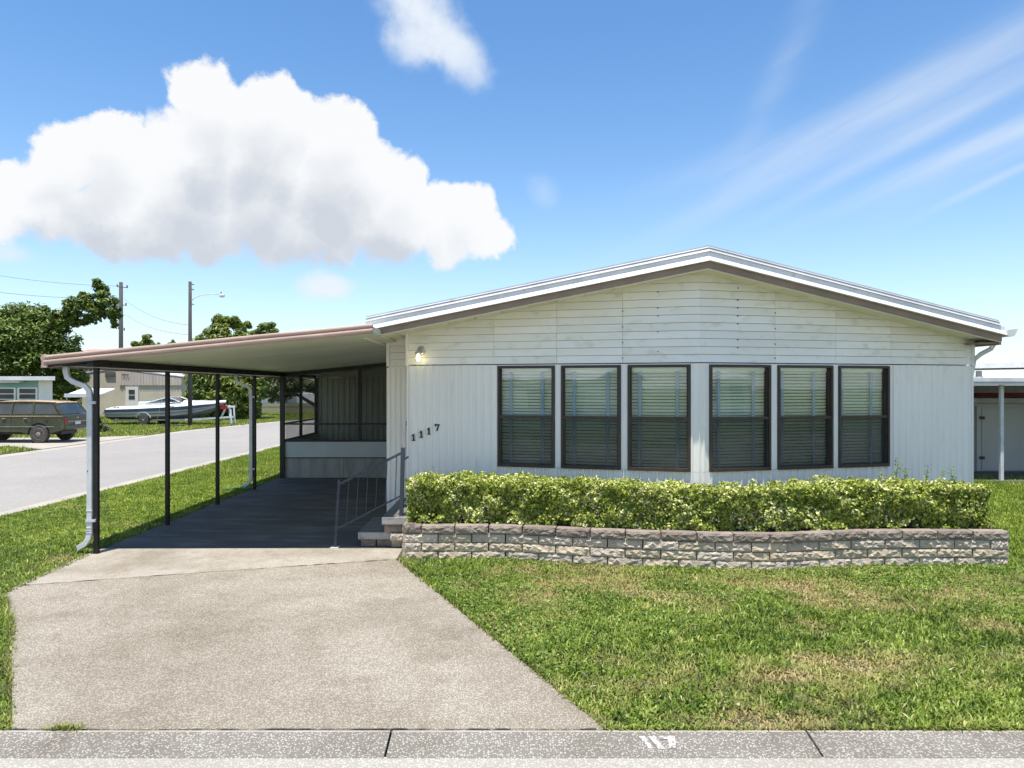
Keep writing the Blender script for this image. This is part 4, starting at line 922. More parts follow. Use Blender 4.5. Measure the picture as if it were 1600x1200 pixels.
# ------------------------------------------------------------------ hedge
hd = thing('hedge', 'long clipped lime-green hedge growing in the block planter below the windows', 'hedge', (2.2, 8.7, .38))
def pathy(x):
    xs = np.array([p.x for p in PP]); ys = np.array([p.y for p in PP]); return np.interp(x, xs, ys)
HX0, HX1 = -1.19, 5.62
def hfront(x): return pathy(x) + .17
def htop(x): return .895 + .05 * np.exp(-((x + .55) / .35) ** 2) + .03 * (x < .3) + .02 * np.sin(x * 1.9)
def hedge_points(n):
    P_, N_ = [], []
    k = RNG.random(n); x = RNG.uniform(HX0, HX1, n); yf = hfront(x); zt = htop(x); depth = np.where(x < 2.4, .62, .62)
    dp = np.where(RNG.random(n) < .62, RNG.exponential(.045, n), RNG.uniform(.05, .30, n)); dp = np.minimum(dp, .3)
    y = np.where(k < .55, yf + dp, yf + RNG.random(n) * depth); z = np.where(k < .55, .40 + RNG.random(n) ** .9 * (zt - .40), zt - dp)
    N = np.where((k < .55)[:, None], np.array([[0, -1., .35]]), np.array([[0, -.1, 1.]]))
    e = k > .92; left = e & (k < .96); right = e & (k >= .96)
    x = np.where(left, HX0 + dp, np.where(right, HX1 - dp, x)); y = np.where(e, hfront(x) + RNG.random(n) * .6, y); z = np.where(e, .40 + RNG.random(n) * (htop(x) - .40), z)
    N = np.where(left[:, None], np.array([[-1., -.2, .3]]), N); N = np.where(right[:, None], np.array([[1., -.2, .3]]), N)
    lump = (vnoise(x * 1.0 + z * .6, z + y, 5.5, 21) - .5) * np.where(k > .55, .07, .12) + (vnoise(x - z * .4, z * 1.3 + y, 15, 22) - .5) * .08
    P_ = np.stack([x, y, z], 1) + N * lump[:, None]
    # thin out the hollows so that dark gaps show
    gap = .6 * vnoise(x + z * .3, z * 1.2 - y, 9, 23) + .4 * vnoise(x - z * .3, z * 1.4 - y, 21, 24); keep = (RNG.random(n) < np.clip(1.35 - 1.3 * (gap > .56), .06, 1)) | (dp > .19)
    # corner rounding
    return P_[keep], N[keep]
Pn, Nn = hedge_points(118000)
Nn = Nn + RNG.normal(0, .62, Nn.shape); Nn /= np.linalg.norm(Nn, axis=1)[:, None]
MT['hedgeleaf'] = leafmat('variegated_hedge_leaf', (.075, .125, .014), (.50, .55, .09), (.86, .83, .42), trans=.17, rough=.42)
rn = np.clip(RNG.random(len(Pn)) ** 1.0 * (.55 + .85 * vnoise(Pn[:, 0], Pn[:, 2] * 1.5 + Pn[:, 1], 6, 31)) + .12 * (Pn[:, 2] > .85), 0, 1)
hl = leaves('foliage', Pn, Nn, RNG.uniform(.023, .050, len(Pn)), MT['hedgeleaf'], hd, aspect=.62, rnd=rn); hl['kind'] = 'stuff'
mb = MB()
for k in range(46):
    x = HX0 + .1 + (HX1 - HX0 - .2) * k / 45 + RNG.normal(0, .03); y0 = float(hfront(x)) + .22 + RNG.normal(0, .06)
    for j in range(3): mb.tube([(x, y0, .36), (x + RNG.normal(0, .05), y0 + RNG.normal(0, .05), .58), (x + RNG.normal(0, .13), y0 + RNG.normal(0, .12), .84)], [.009, .006, .003], 5)
o = mb.build('stems', MT['bark'], hd); o['kind'] = 'stuff'
# tall shoots that stick out of the clipped top
MT['shootleaf'] = leafmat('young_shoot_leaf', (.12, .22, .03), (.30, .40, .08), trans=.4)
def shoot(x, y, z0, h, n=26):
    mb = MB(); lean = RNG.normal(0, .05); tp = [(x + lean * t, y + RNG.normal(0, .004), z0 + h * t) for t in np.linspace(0, 1, 5)]
    mb.tube(tp, [.004, .0035, .003, .002, .001], 5); s_ = mb.build('shoot', MT['bark'], hd)
    t = RNG.uniform(.25, 1, n); P_ = np.stack([x + lean * t + RNG.normal(0, .018, n), y + RNG.normal(0, .018, n), z0 + h * t], 1); N_ = RNG.normal(0, 1, (n, 3)) + np.array([[0, -.6, .8]]); N_ /= np.linalg.norm(N_, axis=1)[:, None]
    leaves('shoot_leaves', P_, N_, RNG.uniform(.024, .042, n), MT['shootleaf'], s_)
for x, y, h, n in ((4.72, 8.60, .28, 40), (4.83, 8.62, .17, 30), (5.08, 8.6, .22, 26), (5.22, 8.62, .15, 26), (5.42, 8.6, .20, 28), (-.78, 8.62, .16, 10), (-1.0, 8.6, .10, 18), (-.86, 8.6, .10, 16), (-.55, 8.62, .08, 18), (.85, 8.5, .10, 20), (3.0, 8.3, .08, 16), (4.5, 8.5, .12, 22)):
    shoot(x, y, float(htop(x)) - .06, h + .06, n)

# ------------------------------------------------------------------ trees across the road
def tree(name, label, base, clumps, n, leaf, mat, cat='tree', trunk_r=.22, fork=None, group=None, droop=0.):
    """clumps: (x, y, z, r). Each clump is broken into many leaf sprays so the crown has gaps and paler and darker lumps"""
    t = thing(name, label, cat, base, group)
    fk = Vector(fork) if fork else Vector(base) + Vector((0, 0, 1.6))
    mb = MB(); b = Vector(base)
    mb.tube([b - Vector((0, 0, .1)), b.lerp(fk, .5) + Vector((RNG.normal(0, .06), 0, 0)), fk], [trunk_r, trunk_r * .8, trunk_r * .65], 8)
    mb.build('trunk', MT['bark'], t, smooth=True)
    mb = MB()
    done = [(fk, trunk_r * .5)]
    for (x, y, z, r) in sorted(clumps, key=lambda q: (Vector(q[:3]) - fk).length):
        c = Vector((x, y, z)); src, r0 = min(done, key=lambda q: (q[0] - c).length + .25 * (q[0] - fk).length)
        m = src.lerp(c, .5) + Vector((RNG.normal(0, .12), RNG.normal(0, .12), .10)); r1 = max(r0 * .72, .015)
        mb.tube([src, m, c], [r0, (r0 + r1) / 2, r1], 6); done.append((c, r1))
        for q in range(4):
            dv = Vector(RNG.normal(0, 1, 3)).normalized() * r * .7; mb.tube([m.lerp(c, .7), c + dv], [trunk_r * .07, trunk_r * .025], 4)
    mb.build('limbs', MT['bark'], t, smooth=True)
    C = np.array(clumps); vol = C[:, 3] ** 2.2; cnt = (vol / vol.sum() * n).astype(int); Ps, Ns, Rs = [], [], []
    for (x, y, z, r), k in zip(clumps, cnt):
        ns = max(6, int(16 * (r / .9) ** 2)); sv = RNG.normal(size=(ns, 3)); sv /= np.linalg.norm(sv, axis=1)[:, None]; sv *= (RNG.random((ns, 1)) ** .4) * r * .86
        sp_ = sv + np.array([[x, y, z]]); sr_ = RNG.uniform(.34, .62, ns) * r; pick = RNG.integers(0, ns, k)
        dv = RNG.normal(size=(k, 3)); dv /= np.linalg.norm(dv, axis=1)[:, None]; rr = RNG.random((k, 1)) ** .45
        Ps.append(sp_[pick] + dv * rr * sr_[pick][:, None] * np.array([[1, 1, .8]])); Ns.append(dv + np.array([[0, -.25, .9]])); Rs.append(np.clip(.30 * RNG.random(k) + .45 * RNG.random(ns)[pick] + .2 * (dv[:, 2] > .3), 0, 1))  # leaf tone differs by spray, paler on its upper side
    P_ = np.concatenate(Ps); N_ = np.concatenate(Ns) + RNG.normal(0, .55, P_.shape); N_ /= np.linalg.norm(N_, axis=1)[:, None]
    o = leaves('crown', P_, N_, RNG.uniform(.7, 1.3, len(P_)) * leaf, mat, t, aspect=.42, rnd=np.concatenate(Rs)); return t
def px(u, v, d): return ((u - 790) * d / 1109, d, 2.04 + (606 - v) * d / 1109)
def clump(u, v, r, d, dy=0): x, y, z = px(u, v, d); return (x, y + dy, z, 1.12 * r * d / 1109)
MT['leafa'] = leafmat('dark_mango_leaf', (.04, .085, .012), (.22, .29, .045), (.44, .46, .13), trans=.25, rough=.45)
MT['leafb'] = leafmat('flushing_mango_leaf', (.055, .105, .014), (.26, .31, .05), (.62, .48, .19), trans=.3, rough=.45)
MT['leafc'] = leafmat('pale_weeping_leaf', (.10, .13, .05), (.24, .27, .12), (.36, .38, .2), trans=.35, rough=.5)
MT['leafr'] = leafmat('reddish_leaf', (.08, .05, .025), (.22, .12, .06), trans=.3)
d = 46
cl = [clump(u, v, r, d, dy) for u, v, r, dy in ((-20, 520, 34, 0), (15, 505, 26, .3), (50, 500, 24, 0), (75, 520, 26, -.4), (100, 545, 24, 0), (35, 535, 34, -1), (-5, 560, 32, -.8), (70, 560, 30, -.8), (105, 572, 24, .2), (30, 580, 30, -1), (-60, 540, 40, .4), (-50, 580, 36, 0), (85, 590, 24, .5), (-90, 520, 38, 1), (120, 556, 12, 0), (62, 492, 14, .3), (118, 590, 16, .5))]
cl2 = [clump(u, v, r, d, dy) for u, v, r, dy in ((108, 495, 16, -.4), (98, 505, 16, -.2), (116, 500, 13, -.3), (122, 480, 14, -.5), (138, 500, 13, -.3), (150, 470, 16, -.6), (166, 448, 11, -.6), (158, 488, 15, -.5), (180, 470, 14, -.8), (188, 488, 13, -.8), (186, 505, 8, -.7), (122, 506, 9, -.2), (174, 458, 10, -.7), (138, 462, 8, -.6))]
tree('mango_tree', 'large dark mango tree behind the teal house, one bough reaching right across a utility pole', ((45 - 790) * d / 1109, d, 0), cl + cl2, 62000, .28, MT['leafa'], trunk_r=.3, fork=px(60, 560, d))
d = 47
cl = [clump(u, v, r, d, dy) for u, v, r, dy in ((318, 530, 16, 0), (340, 510, 15, .2), (362, 504, 13, 0), (380, 512, 12, .2), (350, 530, 20, -.5), (385, 532, 16, 0), (312, 548, 14, 0), (330, 560, 24, -.6), (365, 560, 28, -.8), (400, 560, 22, -.3), (345, 590, 28, -1.2), (380, 595, 28, -1.2), (315, 590, 18, -.6), (330, 622, 24, -1.3), (365, 625, 28, -1.6), (398, 615, 22, -1), (350, 645, 20, -1.6), (388, 642, 20, -1.4), (310, 618, 12, -1), (405, 590, 18, -.5), (408, 608, 16, -1.2), (404, 634, 15, -1.5), (396, 652, 12, -1.6), (330, 650, 14, -1.6), (372, 655, 14, -1.8), (408, 650, 8, -1.5), (398, 572, 16, -.6))]
tree('mango_tree', 'rounded mango tree with yellowish new leaves right of the street light pole', ((360 - 790) * d / 1109, d, 0), cl, 56000, .28, MT['leafb'], trunk_r=.25, fork=px(355, 540, d))
d = 52
tree('small_tree', 'small round tree top above the carport roof, nearest the house', ((396 - 790) * d / 1109, d, 0), [clump(u, v, r, d) for u, v, r in ((420, 512, 12), (412, 524, 11), (430, 526, 11), (423, 540, 14), (436, 540, 9), (408, 540, 10))], 6500, .28, MT['leafa'], trunk_r=.15, fork=px(423, 560, d))
tree('small_tree', 'reddish-leaved small tree between two green tree tops above the carport roof', ((400 - 790) * d / 1109, d + 1, 0), [clump(u, v, r, d + 1) for u, v, r in ((395, 522, 7), (403, 527, 8), (398, 536, 10), (390, 534, 7))], 3000, .26, MT['leafr'], trunk_r=.12, fork=px(399, 560, d + 1))
d = 75
tree('pale_tree', 'pale weeping tree at the far bend of the road, seen beside the porch corner', ((500 - 790) * d / 1109, d, 0), [clump(u, v, r, d) for u, v, r in ((415, 590, 16), (430, 585, 16), (446, 592, 16), (425, 605, 15), (440, 610, 15), (412, 608, 12), (455, 605, 14), (428, 620, 8), (470, 595, 16), (484, 604, 14))], 16000, .36, MT['leafc'], trunk_r=.2, fork=px(432, 600, d))
d = 70
tree('small_tree', 'small far tree top poking above the carport roof left of the light pole', ((227 - 790) * d / 1109, d, 0), [clump(u, v, r, d) for u, v, r in ((229, 529, 7), (226, 537, 9), (234, 538, 8), (212, 540, 7), (248, 540, 5), (270, 536, 4), (268, 541, 5), (220, 546, 9), (240, 548, 10))], 6000, .34, MT['leafa'], trunk_r=.15, fork=px(228, 560, d))
d = 52
tree('broad_shrub', 'green shrub between the teal house and the beige house', ((100 - 790) * d / 1109, d, 0), [clump(u, v, r, d) for u, v, r in ((95, 595, 12), (108, 600, 12), (100, 612, 14), (118, 592, 10), (92, 612, 12), (140, 598, 8), (125, 604, 12), (112, 622, 14), (128, 622, 12), (138, 615, 10))], 9000, .28, MT['leafb'], cat='shrub', trunk_r=.1, fork=px(105, 620, d))
# low weeds by the drive across the road and beside the trailer
for u, v, dd, r, lab in ((162, 672, 32.5, 7, 'leafy weed clump at the corner of the driveway across the road'), (150, 640, 40, 7, 'low weed clump behind the stern of the boat'), (52, 680, 29.6, 4, 'small weed tuft beside the wagon\'s rear wheel')):
    x, y, z = px(u, v, dd); rr = r * dd / 1109
    tree('weed_clump', lab, (x, y, 0), [(x, y, .25, rr), (x + .2, y + .1, .15, rr * .8), (x - .22, y, .18, rr * .8)], 700, .12, MT['leafc'], cat='weed', trunk_r=.015, fork=(x, y, .15))

# ------------------------------------------------------------------ poles and wires
up = thing('utility_pole', 'dark wooden utility pole rising behind the mango bough', 'utility pole', ((189 - 790) * 56 / 1109, 56, 0))
x, y, _ = px(189, 600, 56); zt = px(189, 441, 56)[2]
mb = MB(); mb.tube([(x, y, 0), (x, y, zt)], [.19, .14], 10); mb.build('pole', MT['pole'], up, smooth=True)
MT['insul'] = pmat('grey_line_hardware', (.10, .10, .11), (.16, .16, .16), scale=9, rough=.5)
for dz, w in ((-.35, .6), (-1.75, .5), (-3.7, .35)):
    mb = MB(); mb.bar((x - w * .4, y - .1, zt + dz), (x + w, y - .1, zt + dz - .1), .06, .06); mb.tube([(x + w * .9, y - .1, zt + dz - .1), (x + w * .9, y - .1, zt + dz + .1)], .05, 6); mb.tube([(x - w * .4, y - .1, zt + dz), (x - w * .4, y - .1, zt + dz + .16)], .05, 6); mb.build('bracket', MT['insul'], up)
sl_ = thing('street_light', 'weathered wooden pole with a curved street light arm beside the boat', 'street light', ((297 - 790) * 37.6 / 1109, 37.6, 0))
x2, y2, _ = px(297, 600, 37.6); zt2 = px(297, 440, 37.6)[2]
mb = MB(); mb.tube([(x2, y2, 0), (x2, y2, zt2 * .5), (x2, y2, zt2)], [.115, .10, .08], 10); mb.build('pole', MT['pole'], sl_, smooth=True)
a = [px(u, v, 37.6 - .1) for u, v in ((299, 470), (303, 466), (312, 462), (323, 460), (344, 459.5))]
mb = MB(); mb.tube(a, .022, 6); mb.build('lamp_arm', MT['gutter'], sl_, smooth=True)
lx, ly, lz = px(347, 462, 37.5)
mb = MB(); mb.loft([[(lx + r * 1.2 * math.cos(2 * math.pi * k / 12), ly + r * .8 * math.sin(2 * math.pi * k / 12), lz + z) for k in range(12)] for r, z in ((.03, .10), (.10, .075), (.13, .02), (.12, -.05), (.07, -.09))]); mb.build('lamp_head', MT['gutter'], sl_, smooth=True)
mb = MB(); mb.tube([(lx - .05, ly, lz + .08), (lx - .05, ly, lz + .19)], .035, 8); mb.build('photocell', MT['insul'], sl_)
for v in (444, 452, 475):
    q = px(299.5, v, 37.5); mb = MB(); mb.bar(q, (q[0] + .12, q[1], q[2] - .03), .05, .05); mb.build('bracket', MT['insul'], sl_)
MT['wire'] = pmat('grey_wire', (.12, .12, .13), (.16, .16, .17), scale=3, rough=.6)
def wire(p, q, sag, r, lab):
    p, q = Vector(p), Vector(q); mb = MB(); mb.tube([p.lerp(q, t) - Vector((0, 0, sag * 4 * t * (1 - t))) for t in np.linspace(0, 1, 13)], r, 5)
    return tag(mb.build('power_line', MT['wire']), lab, 'power line', 'overhead lines')
wire(px(189, 447, 56), px(-160, 398, 50), .5, .012, 'topmost thin overhead line running left from the utility pole')
wire(px(189, 466, 56), px(-160, 430, 50), .5, .014, 'middle overhead line running left from the utility pole')
wire(px(189, 486, 56), px(-160, 452, 50), .5, .016, 'lowest overhead line running left from the utility pole')
wire(px(194, 467, 56), px(297, 508, 37.6), .4, .010, 'upper overhead line between the utility pole and the street light pole')
wire(px(194, 490, 56), px(297, 523, 37.6), .35, .010, 'lower overhead line between the utility pole and the street light pole')

# ------------------------------------------------------------------ teal house and beige house across the road
MT['teal'] = pmat('faded_teal_siding', (.22, .40, .36), (.27, .45, .41), scale=1, stretch=(1, 1, 4), rough=.6)
MT['beige'] = pmat('beige_stucco', (.70, .63, .50), (.62, .55, .44), scale=1.2, detail=6, rough=.85)
MT['pinkrib'] = pmat('pinkish_ribbed_metal', (.66, .58, .50), (.58, .50, .44), scale=2, stretch=(1, 1, .3), rough=.6)
MT['darkglass'] = pmat('dark_window', (.03, .035, .035), (.05, .055, .055), scale=2, rough=.12, spec=.6)
D = 33.5
th = thing('teal_house', 'teal mobile home with white flat roof and white-framed windows behind the wagon', 'house', ((20 - 790) * D / 1109, D, 0))
def pt(u, v, d=D): return px(u, v, d)
def pbox(name, u0, u1, v0, v1, d0, d1, mat, parent, bevel=0):
    """box from its extents seen at distance d0, given its real depth"""
    x0, _, z1 = px(u0, v0, d0); x1, _, z0 = px(u1, v1, d0); mb = MB(); mb.box(x0, x1, d0, d1, max(z0, 0), z1); return mb.build(name, mat, parent, bevel=bevel)
def skewed(name, u0, u1, v0, v1, d0, depth, mat):          # the house stands at an angle: its far corner lies further left
    x0, _, z1 = px(u0, v0, d0); x1, _, z0 = px(u1, v1, d0); mb = MB(); mb.prism([(x0, d0, max(z0, 0)), (x1, d0, max(z0, 0)), (x1 - depth * .85, d0 + depth, max(z0, 0)), (x0 - depth * .85, d0 + depth, max(z0, 0))], (0, 0, z1 - max(z0, 0))); return mb.build(name, mat, th)
skewed('wall', -150, 60, 594, 690, D, 4, MT['teal']); skewed('end_wall', 60.3, 82, 595, 690, D - .05, 3.9, MT['white']); skewed('roof', -160, 86, 588, 594.3, D - .5, 4.6, MT['roofwhite'])
pbox('roof_trim', -160, 30, 595, 598, D - .35, D - .05, MT['roofwhite'], th)
for u0, u1 in ((-4, 24), (27, 58)):
    w_ = pbox('window', u0, u1, 605.5, 640, D - .06, D + .02, MT['white'], th)
    for k in range(4): pbox('pane', u0 + 3, u1 - 3, 607.5 + k * 8.6, 614.5 + k * 8.6, D - .075, D - .06, MT['darkglass'], w_)
aw = thing('awning', 'white metal awning between the teal house and the carport post', 'awning', px(120, 640, 38))
x0, _, z0 = px(101, 612, 38); x1, _, z1 = px(155, 612, 38)
for k in range(6):
    a = x0 + (x1 - x0) * k / 6; b = x0 + (x1 - x0) * (k + 1) / 6
    mb = MB(); mb.prism([(a, 38, z0 - .22), (b - .015, 38, z0 - .22), (b - .015, 39.6, z0 + .12), (a, 39.6, z0 + .12)], (0, 0, .05)); mb.build('awning_pan', MT['roofwhite'], aw)
mb = MB(); mb.box(x0, x1, 37.96, 38.0, z0 - .30, z0 - .10); mb.build('awning_front', MT['roofwhite'], aw)
for a in (x0 + .05, x1 - .1):
    mb = MB(); mb.box(a, a + .05, 38.02, 38.07, 0, z0 - .23); mb.build('post', MT['gutter'], aw)

D = 50
bh = thing('beige_house', 'beige mobile home with low gable roof and a white door behind the boat', 'house', ((215 - 790) * D / 1109, D, 0))
L_, Rr, Pk = px(128, 585, D), px(284, 590, D), px(181, 577, D)
mb = MB(); mb.prism([(L_[0], D, 0), (Rr[0], D, 0), (Rr[0], D, Rr[2]), (Pk[0], D, Pk[2]), (L_[0], D, L_[2])], (0, 9, 0)); mb.build('wall', MT['beige'], bh)
rf = MB()
for a, b in ((L_, Pk), (Pk, Rr)):
    rf.prism([(a[0] - (.2 if a is L_ else 0), D - .03, a[2] + .02), (b[0] + (.2 if b is Rr else 0), D - .03, b[2] + .02), (b[0] + (.2 if b is Rr else 0), D - .03, b[2] + .10), (a[0] - (.2 if a is L_ else 0), D - .03, a[2] + .10)], (0, 9.6, 0))
rf = rf.build('roof', MT['roofwhite'], bh)
# ribbed band over the right half
a, b = px(187, 587, D), px(283, 602, D); mb = MB(); seq = []; x = a[0]
while x < b[0]:
    for fx, h in ((0, 0), (.08, 0), (.11, .03), (.17, .03), (.20, 0)): seq.append((x + fx, D - .06 - h))
    x += .22
ztop = lambda x: Pk[2] + (Rr[2] - Pk[2]) * (x - Pk[0]) / (Rr[0] - Pk[0]) - .06
for (xa, ya), (xb, yb) in zip(seq, seq[1:]): mb.face([(xa, ya, b[2]), (xb, yb, b[2]), (xb, yb, ztop(xb)), (xa, ya, ztop(xa))])
mb.build('ribbed_band', MT['pinkrib'], bh)
dr_ = pbox('door', 196, 216, 604, 640, D - .08, D - .002, MT['white'], bh)
pbox('pane', 201, 210.5, 609, 616, D - .095, D - .08, MT['darkglass'], dr_); pbox('pane', 201, 210.5, 618, 624, D - .095, D - .08, MT['darkglass'], dr_)
vt = pbox('vent', 164, 180, 580.5, 589, D - .05, D - .002, MT['insul'], bh)
for k in range(4): pbox('louvre', 164.5, 179.5, 581.3 + k * 2, 582 + k * 2, D - .09, D - .05, MT['panelgrey'], vt)
for k in range(5):
    c = px(192 + k * 2.2, 585.5, D); mb = MB(); mb.box(c[0], c[0] + .06, D - .13, D - .1, c[2] - .05, c[2] + .05); mb.build('wall_letter', MT['bark'], bh)
# far pale house at the road's bend, and a terracotta roof behind the carport edge
fh = thing('far_house', 'distant white house at the bend of the road beside the porch corner', 'house', px(440, 640, 95))
pbox('wall', 385, 434, 615, 638, 95, 104, MT['white'], fh); pbox('garage_door', 433, 448, 622, 637.5, 94.8, 103, MT['panelgrey'], fh); pbox('roof', 375, 460, 609, 615.4, 94.3, 105, MT['roofwhite'], fh)
pbox('wall', 448, 540, 615, 638, 95, 104, MT['white'], fh)
MT['terra'] = pmat('faded_terracotta_roof', (.42, .24, .17), (.36, .20, .14), scale=2, rough=.9)
fr_ = thing('far_house', 'low house with faded terracotta roof just above the carport edge', 'house', px(130, 600, 62))
pbox('wall', 112, 160, 556, 640, 62, 68, MT['beige'], fr_)
a, b = px(106, 546, 62), px(166, 556, 62); mb = MB(); mb.prism([(a[0], 61.5, b[2]), (b[0], 61.5, b[2]), (b[0] - .8, 64, a[2]), (a[0] + .8, 64, a[2])], (0, .0, .12)); mb.prism([(a[0], 69, b[2]), (b[0], 69, b[2]), (b[0] - .8, 66.4, a[2]), (a[0] + .8, 66.4, a[2])], (0, 0, .12)); mb.box(a[0] + .8, b[0] - .8, 64, 66.4, a[2] - .05, a[2] + .12); mb.build('roof', MT['terra'], fr_)

# ------------------------------------------------------------------ station wagon parked on the drive across the road
JX, JY = -16.22, 26.05
MT['olive'] = pmat('faded_olive_paint', (.068, .074, .042), (.05, .055, .032), scale=2, detail=6, rough=.3, c3=(.12, .11, .07), scale3=7, lo3=.55, hi3=.8)
MT['rustroof'] = pmat('sunburnt_tan_roof', (.46, .33, .19), (.36, .22, .11), scale=1.6, detail=7, rough=.6, c3=(.6, .52, .4), scale3=4, lo3=.55, hi3=.8)
MT['tyre'] = pmat('dusty_tyre', (.05, .047, .043), (.10, .093, .082), scale=9, rough=.9)
MT['rim'] = pmat('dusty_steel_rim', (.40, .36, .30), (.28, .25, .21), scale=12, rough=.5, c3=(.09, .08, .07), scale3=30, lo3=.5, hi3=.7)
MT['chrome'] = pmat('dull_chrome', (.55, .55, .54), (.42, .42, .41), scale=10, rough=.3, metal=.8)
MT['redlens'] = pmat('red_lens', (.35, .02, .015), (.28, .015, .01), scale=9, rough=.25)
MT['carglass'] = glassmat('car_glass', (.14, .165, .16), refl=.7)
MT['carpane'] = pmat('smoked_car_glass', (.035, .045, .048), (.06, .075, .08), scale=1.8, rough=.08, spec=.7)
MT['plate'] = pmat('licence_plate', (.68, .70, .68), (.5, .55, .52), scale=22, rough=.5)
jp = thing('station_wagon', 'old olive four-wheel-drive wagon with sun-faded tan roof, parked across the road', 'car', (JX - 2.1, JY + .85, .012))
def J(l, w, h): return (JX - l, JY + w, h + .012)
WW = 1.68
def arch(lc, r, n=9): return [(lc + r * math.cos(t), .34 + r * math.sin(t)) for t in np.linspace(0, math.pi, n)]
rearc, frontc = .92, 3.36
low = [(.10, .46), (.0, .52), (-.01, .78), (.02, .99), (.05, 1.04), (3.15, 1.04), (4.18, .99), (4.26, .90), (4.28, .50), (4.15, .40)] 
prof = [(.10, .46), (-.01, .52), (-.02, .78), (.02, .99), (.05, 1.04), (3.15, 1.04), (4.18, .99), (4.26, .90), (4.28, .50), (4.1, .42)]
prof += [p for p in reversed(arch(frontc, .40)) if True]
prof += [(2.7, .40), (1.6, .40)]
prof += [p for p in reversed(arch(rearc, .40))]
# keep order: front arch from large l to small l
def fix(pr):
    out = pr[:10] + sorted(arch(frontc, .40), key=lambda p: -p[0]) + [(2.7, .40), (1.6, .40)] + sorted(arch(rearc, .40), key=lambda p: -p[0]); return out
prof = fix(prof)
mb = MB(J); mb.prism([(l, 0, h) for l, h in prof], (0, WW, 0)); body = mb.build('body', MT['olive'], jp, bevel=.02)
# greenhouse with tumblehome
def gh(l, h, side):                      # inset grows with height
    k = (h - 1.02) / .48; ins = .03 + .11 * k; return (l, ins if side == 0 else WW - ins, h)
GP = [(.06, 1.03), (.40, 1.47), (.55, 1.505), (2.55, 1.505), (2.72, 1.47), (3.18, 1.03)]
def gpanel(name, pts, mat, off=.006):
    for s in (0, 1):
        mb = MB(J); a = [gh(l, h, s) for l, h in pts]; sg = -1 if s == 0 else 1
        mb.face([(p[0], p[1] + sg * off, p[2]) for p in a]); mb.build(name, mat, jp, recalc=False)
# pillars and rails as bars, glass between
rfm = MB(J); rfm.loft([[gh(l, h, 0), (l, WW * .5, h + .035), gh(l, h, 1), (l, WW * .5, h - .02)] for l, h in ((.37, 1.46), (.47, 1.50), (1.5, 1.53), (2.55, 1.515), (2.75, 1.46))]); rfm.build('roof', MT['rustroof'], jp, smooth=False)
def bar2(name, p, q, w, mat='olive'):
    for s in (0, 1): mb = MB(J); mb.bar(gh(*p, s), gh(*q, s), w, w * .7); mb.build(name, MT[mat], jp)
for nm, p, q, w in (('rear_pillar', (.10, 1.03), (.42, 1.48), .09), ('rear_quarter_pillar', (1.16, 1.03), (1.16, 1.49), .08), ('centre_pillar', (1.95, 1.03), (1.93, 1.49), .07), ('windscreen_pillar', (3.12, 1.03), (2.70, 1.48), .06), ('window_rail', (.42, 1.475), (2.7, 1.475), .05)):
    bar2(nm, p, q, w, 'olive')
for pts in ([(.22, 1.06), (.48, 1.445), (1.12, 1.445), (1.12, 1.06)], [(1.21, 1.06), (1.21, 1.445), (1.89, 1.445), (1.91, 1.06)], [(1.99, 1.06), (1.97, 1.445), (2.68, 1.445), (3.02, 1.06)]): gpanel('side_window', pts, MT['carpane'])
for nm, p, q in (('rear_window', (.09, 1.06), (.39, 1.45)), ('windscreen', (3.14, 1.05), (2.74, 1.46))):
    mb = MB(J); a, b, c, e = gh(*p, 0), gh(*p, 1), gh(*q, 1), gh(*q, 0); mb.face([(a[0], a[1] + .05, a[2]), (b[0], b[1] - .05, b[2]), (c[0], c[1] - .05, c[2]), (e[0], e[1] + .05, e[2])]); mb.build(nm, MT['carpane'], jp, recalc=False)
MT['seat'] = pmat('dark_seat', (.05, .05, .05), (.08, .075, .07), scale=8, rough=.9)
for l in (1.35, 2.2):
    for w in (.25, .95): mb = MB(J); mb.box(l, l + .14, w, w + .5, .8, 1.27); mb.build('seat', MT['seat'], jp)
# body trims
for h, th_, mat in ((.985, .035, 'rustroof'), (.60, .022, 'chrome')):
    mb = MB(J); mb.box(.35 if h < .7 else .03, 4.1, -.012, -.001, h - th_ / 2, h + th_ / 2); mb.box(.35 if h < .7 else .03, 4.1, WW + .001, WW + .012, h - th_ / 2, h + th_ / 2); mb.build('side_moulding', MT[mat], jp)
for l in (1.16, 1.93, 2.95):
    mb = MB(J); mb.box(l - .007, l + .007, -.004, .002, .45 if l != 1.16 else .62, 1.02); mb.build('door_gap', MT['black'], jp)
for l in (1.32, 2.12):
    mb = MB(J); mb.box(l, l + .14, -.03, -.002, .885, .915); mb.build('door_handle', MT['chrome'], jp)
mb = MB(J); mb.tube([(.62, -.006, .80), (.62, .002, .80)], .05, 10); mb.build('fuel_cap', MT['black'], jp)
mb = MB(J); mb.box(-.09, .02, .03, WW - .03, .50, .62); mb.build('bumper', MT['olive'], jp, bevel=.015)
mb = MB(J); mb.box(-.035, -.015, .16, WW - .16, .70, .97); mb.build('tailgate', MT['olive'], jp, bevel=.008)
mb = MB(J); mb.box(-.05, -.034, .18, WW - .18, .775, .79); mb.build('tailgate_moulding', MT['chrome'], jp)
mb = MB(J); mb.box(-.055, -.036, .62, .95, .66, .765); mb.build('licence_plate', MT['plate'], jp)
mb = MB(J); mb.box(-.05, -.036, .72, .84, .90, .93); mb.build('tailgate_handle', MT['chrome'], jp)
for w in (.03, WW - .14): mb = MB(J); mb.box(-.035, -.018, w, w + .11, .68, .93); mb.build('tail_light', MT['redlens'], jp)
mb = MB(J); mb.box(4.27, 4.34, .02, WW - .02, .46, .58); mb.build('bumper', MT['chrome'], jp, bevel=.015)
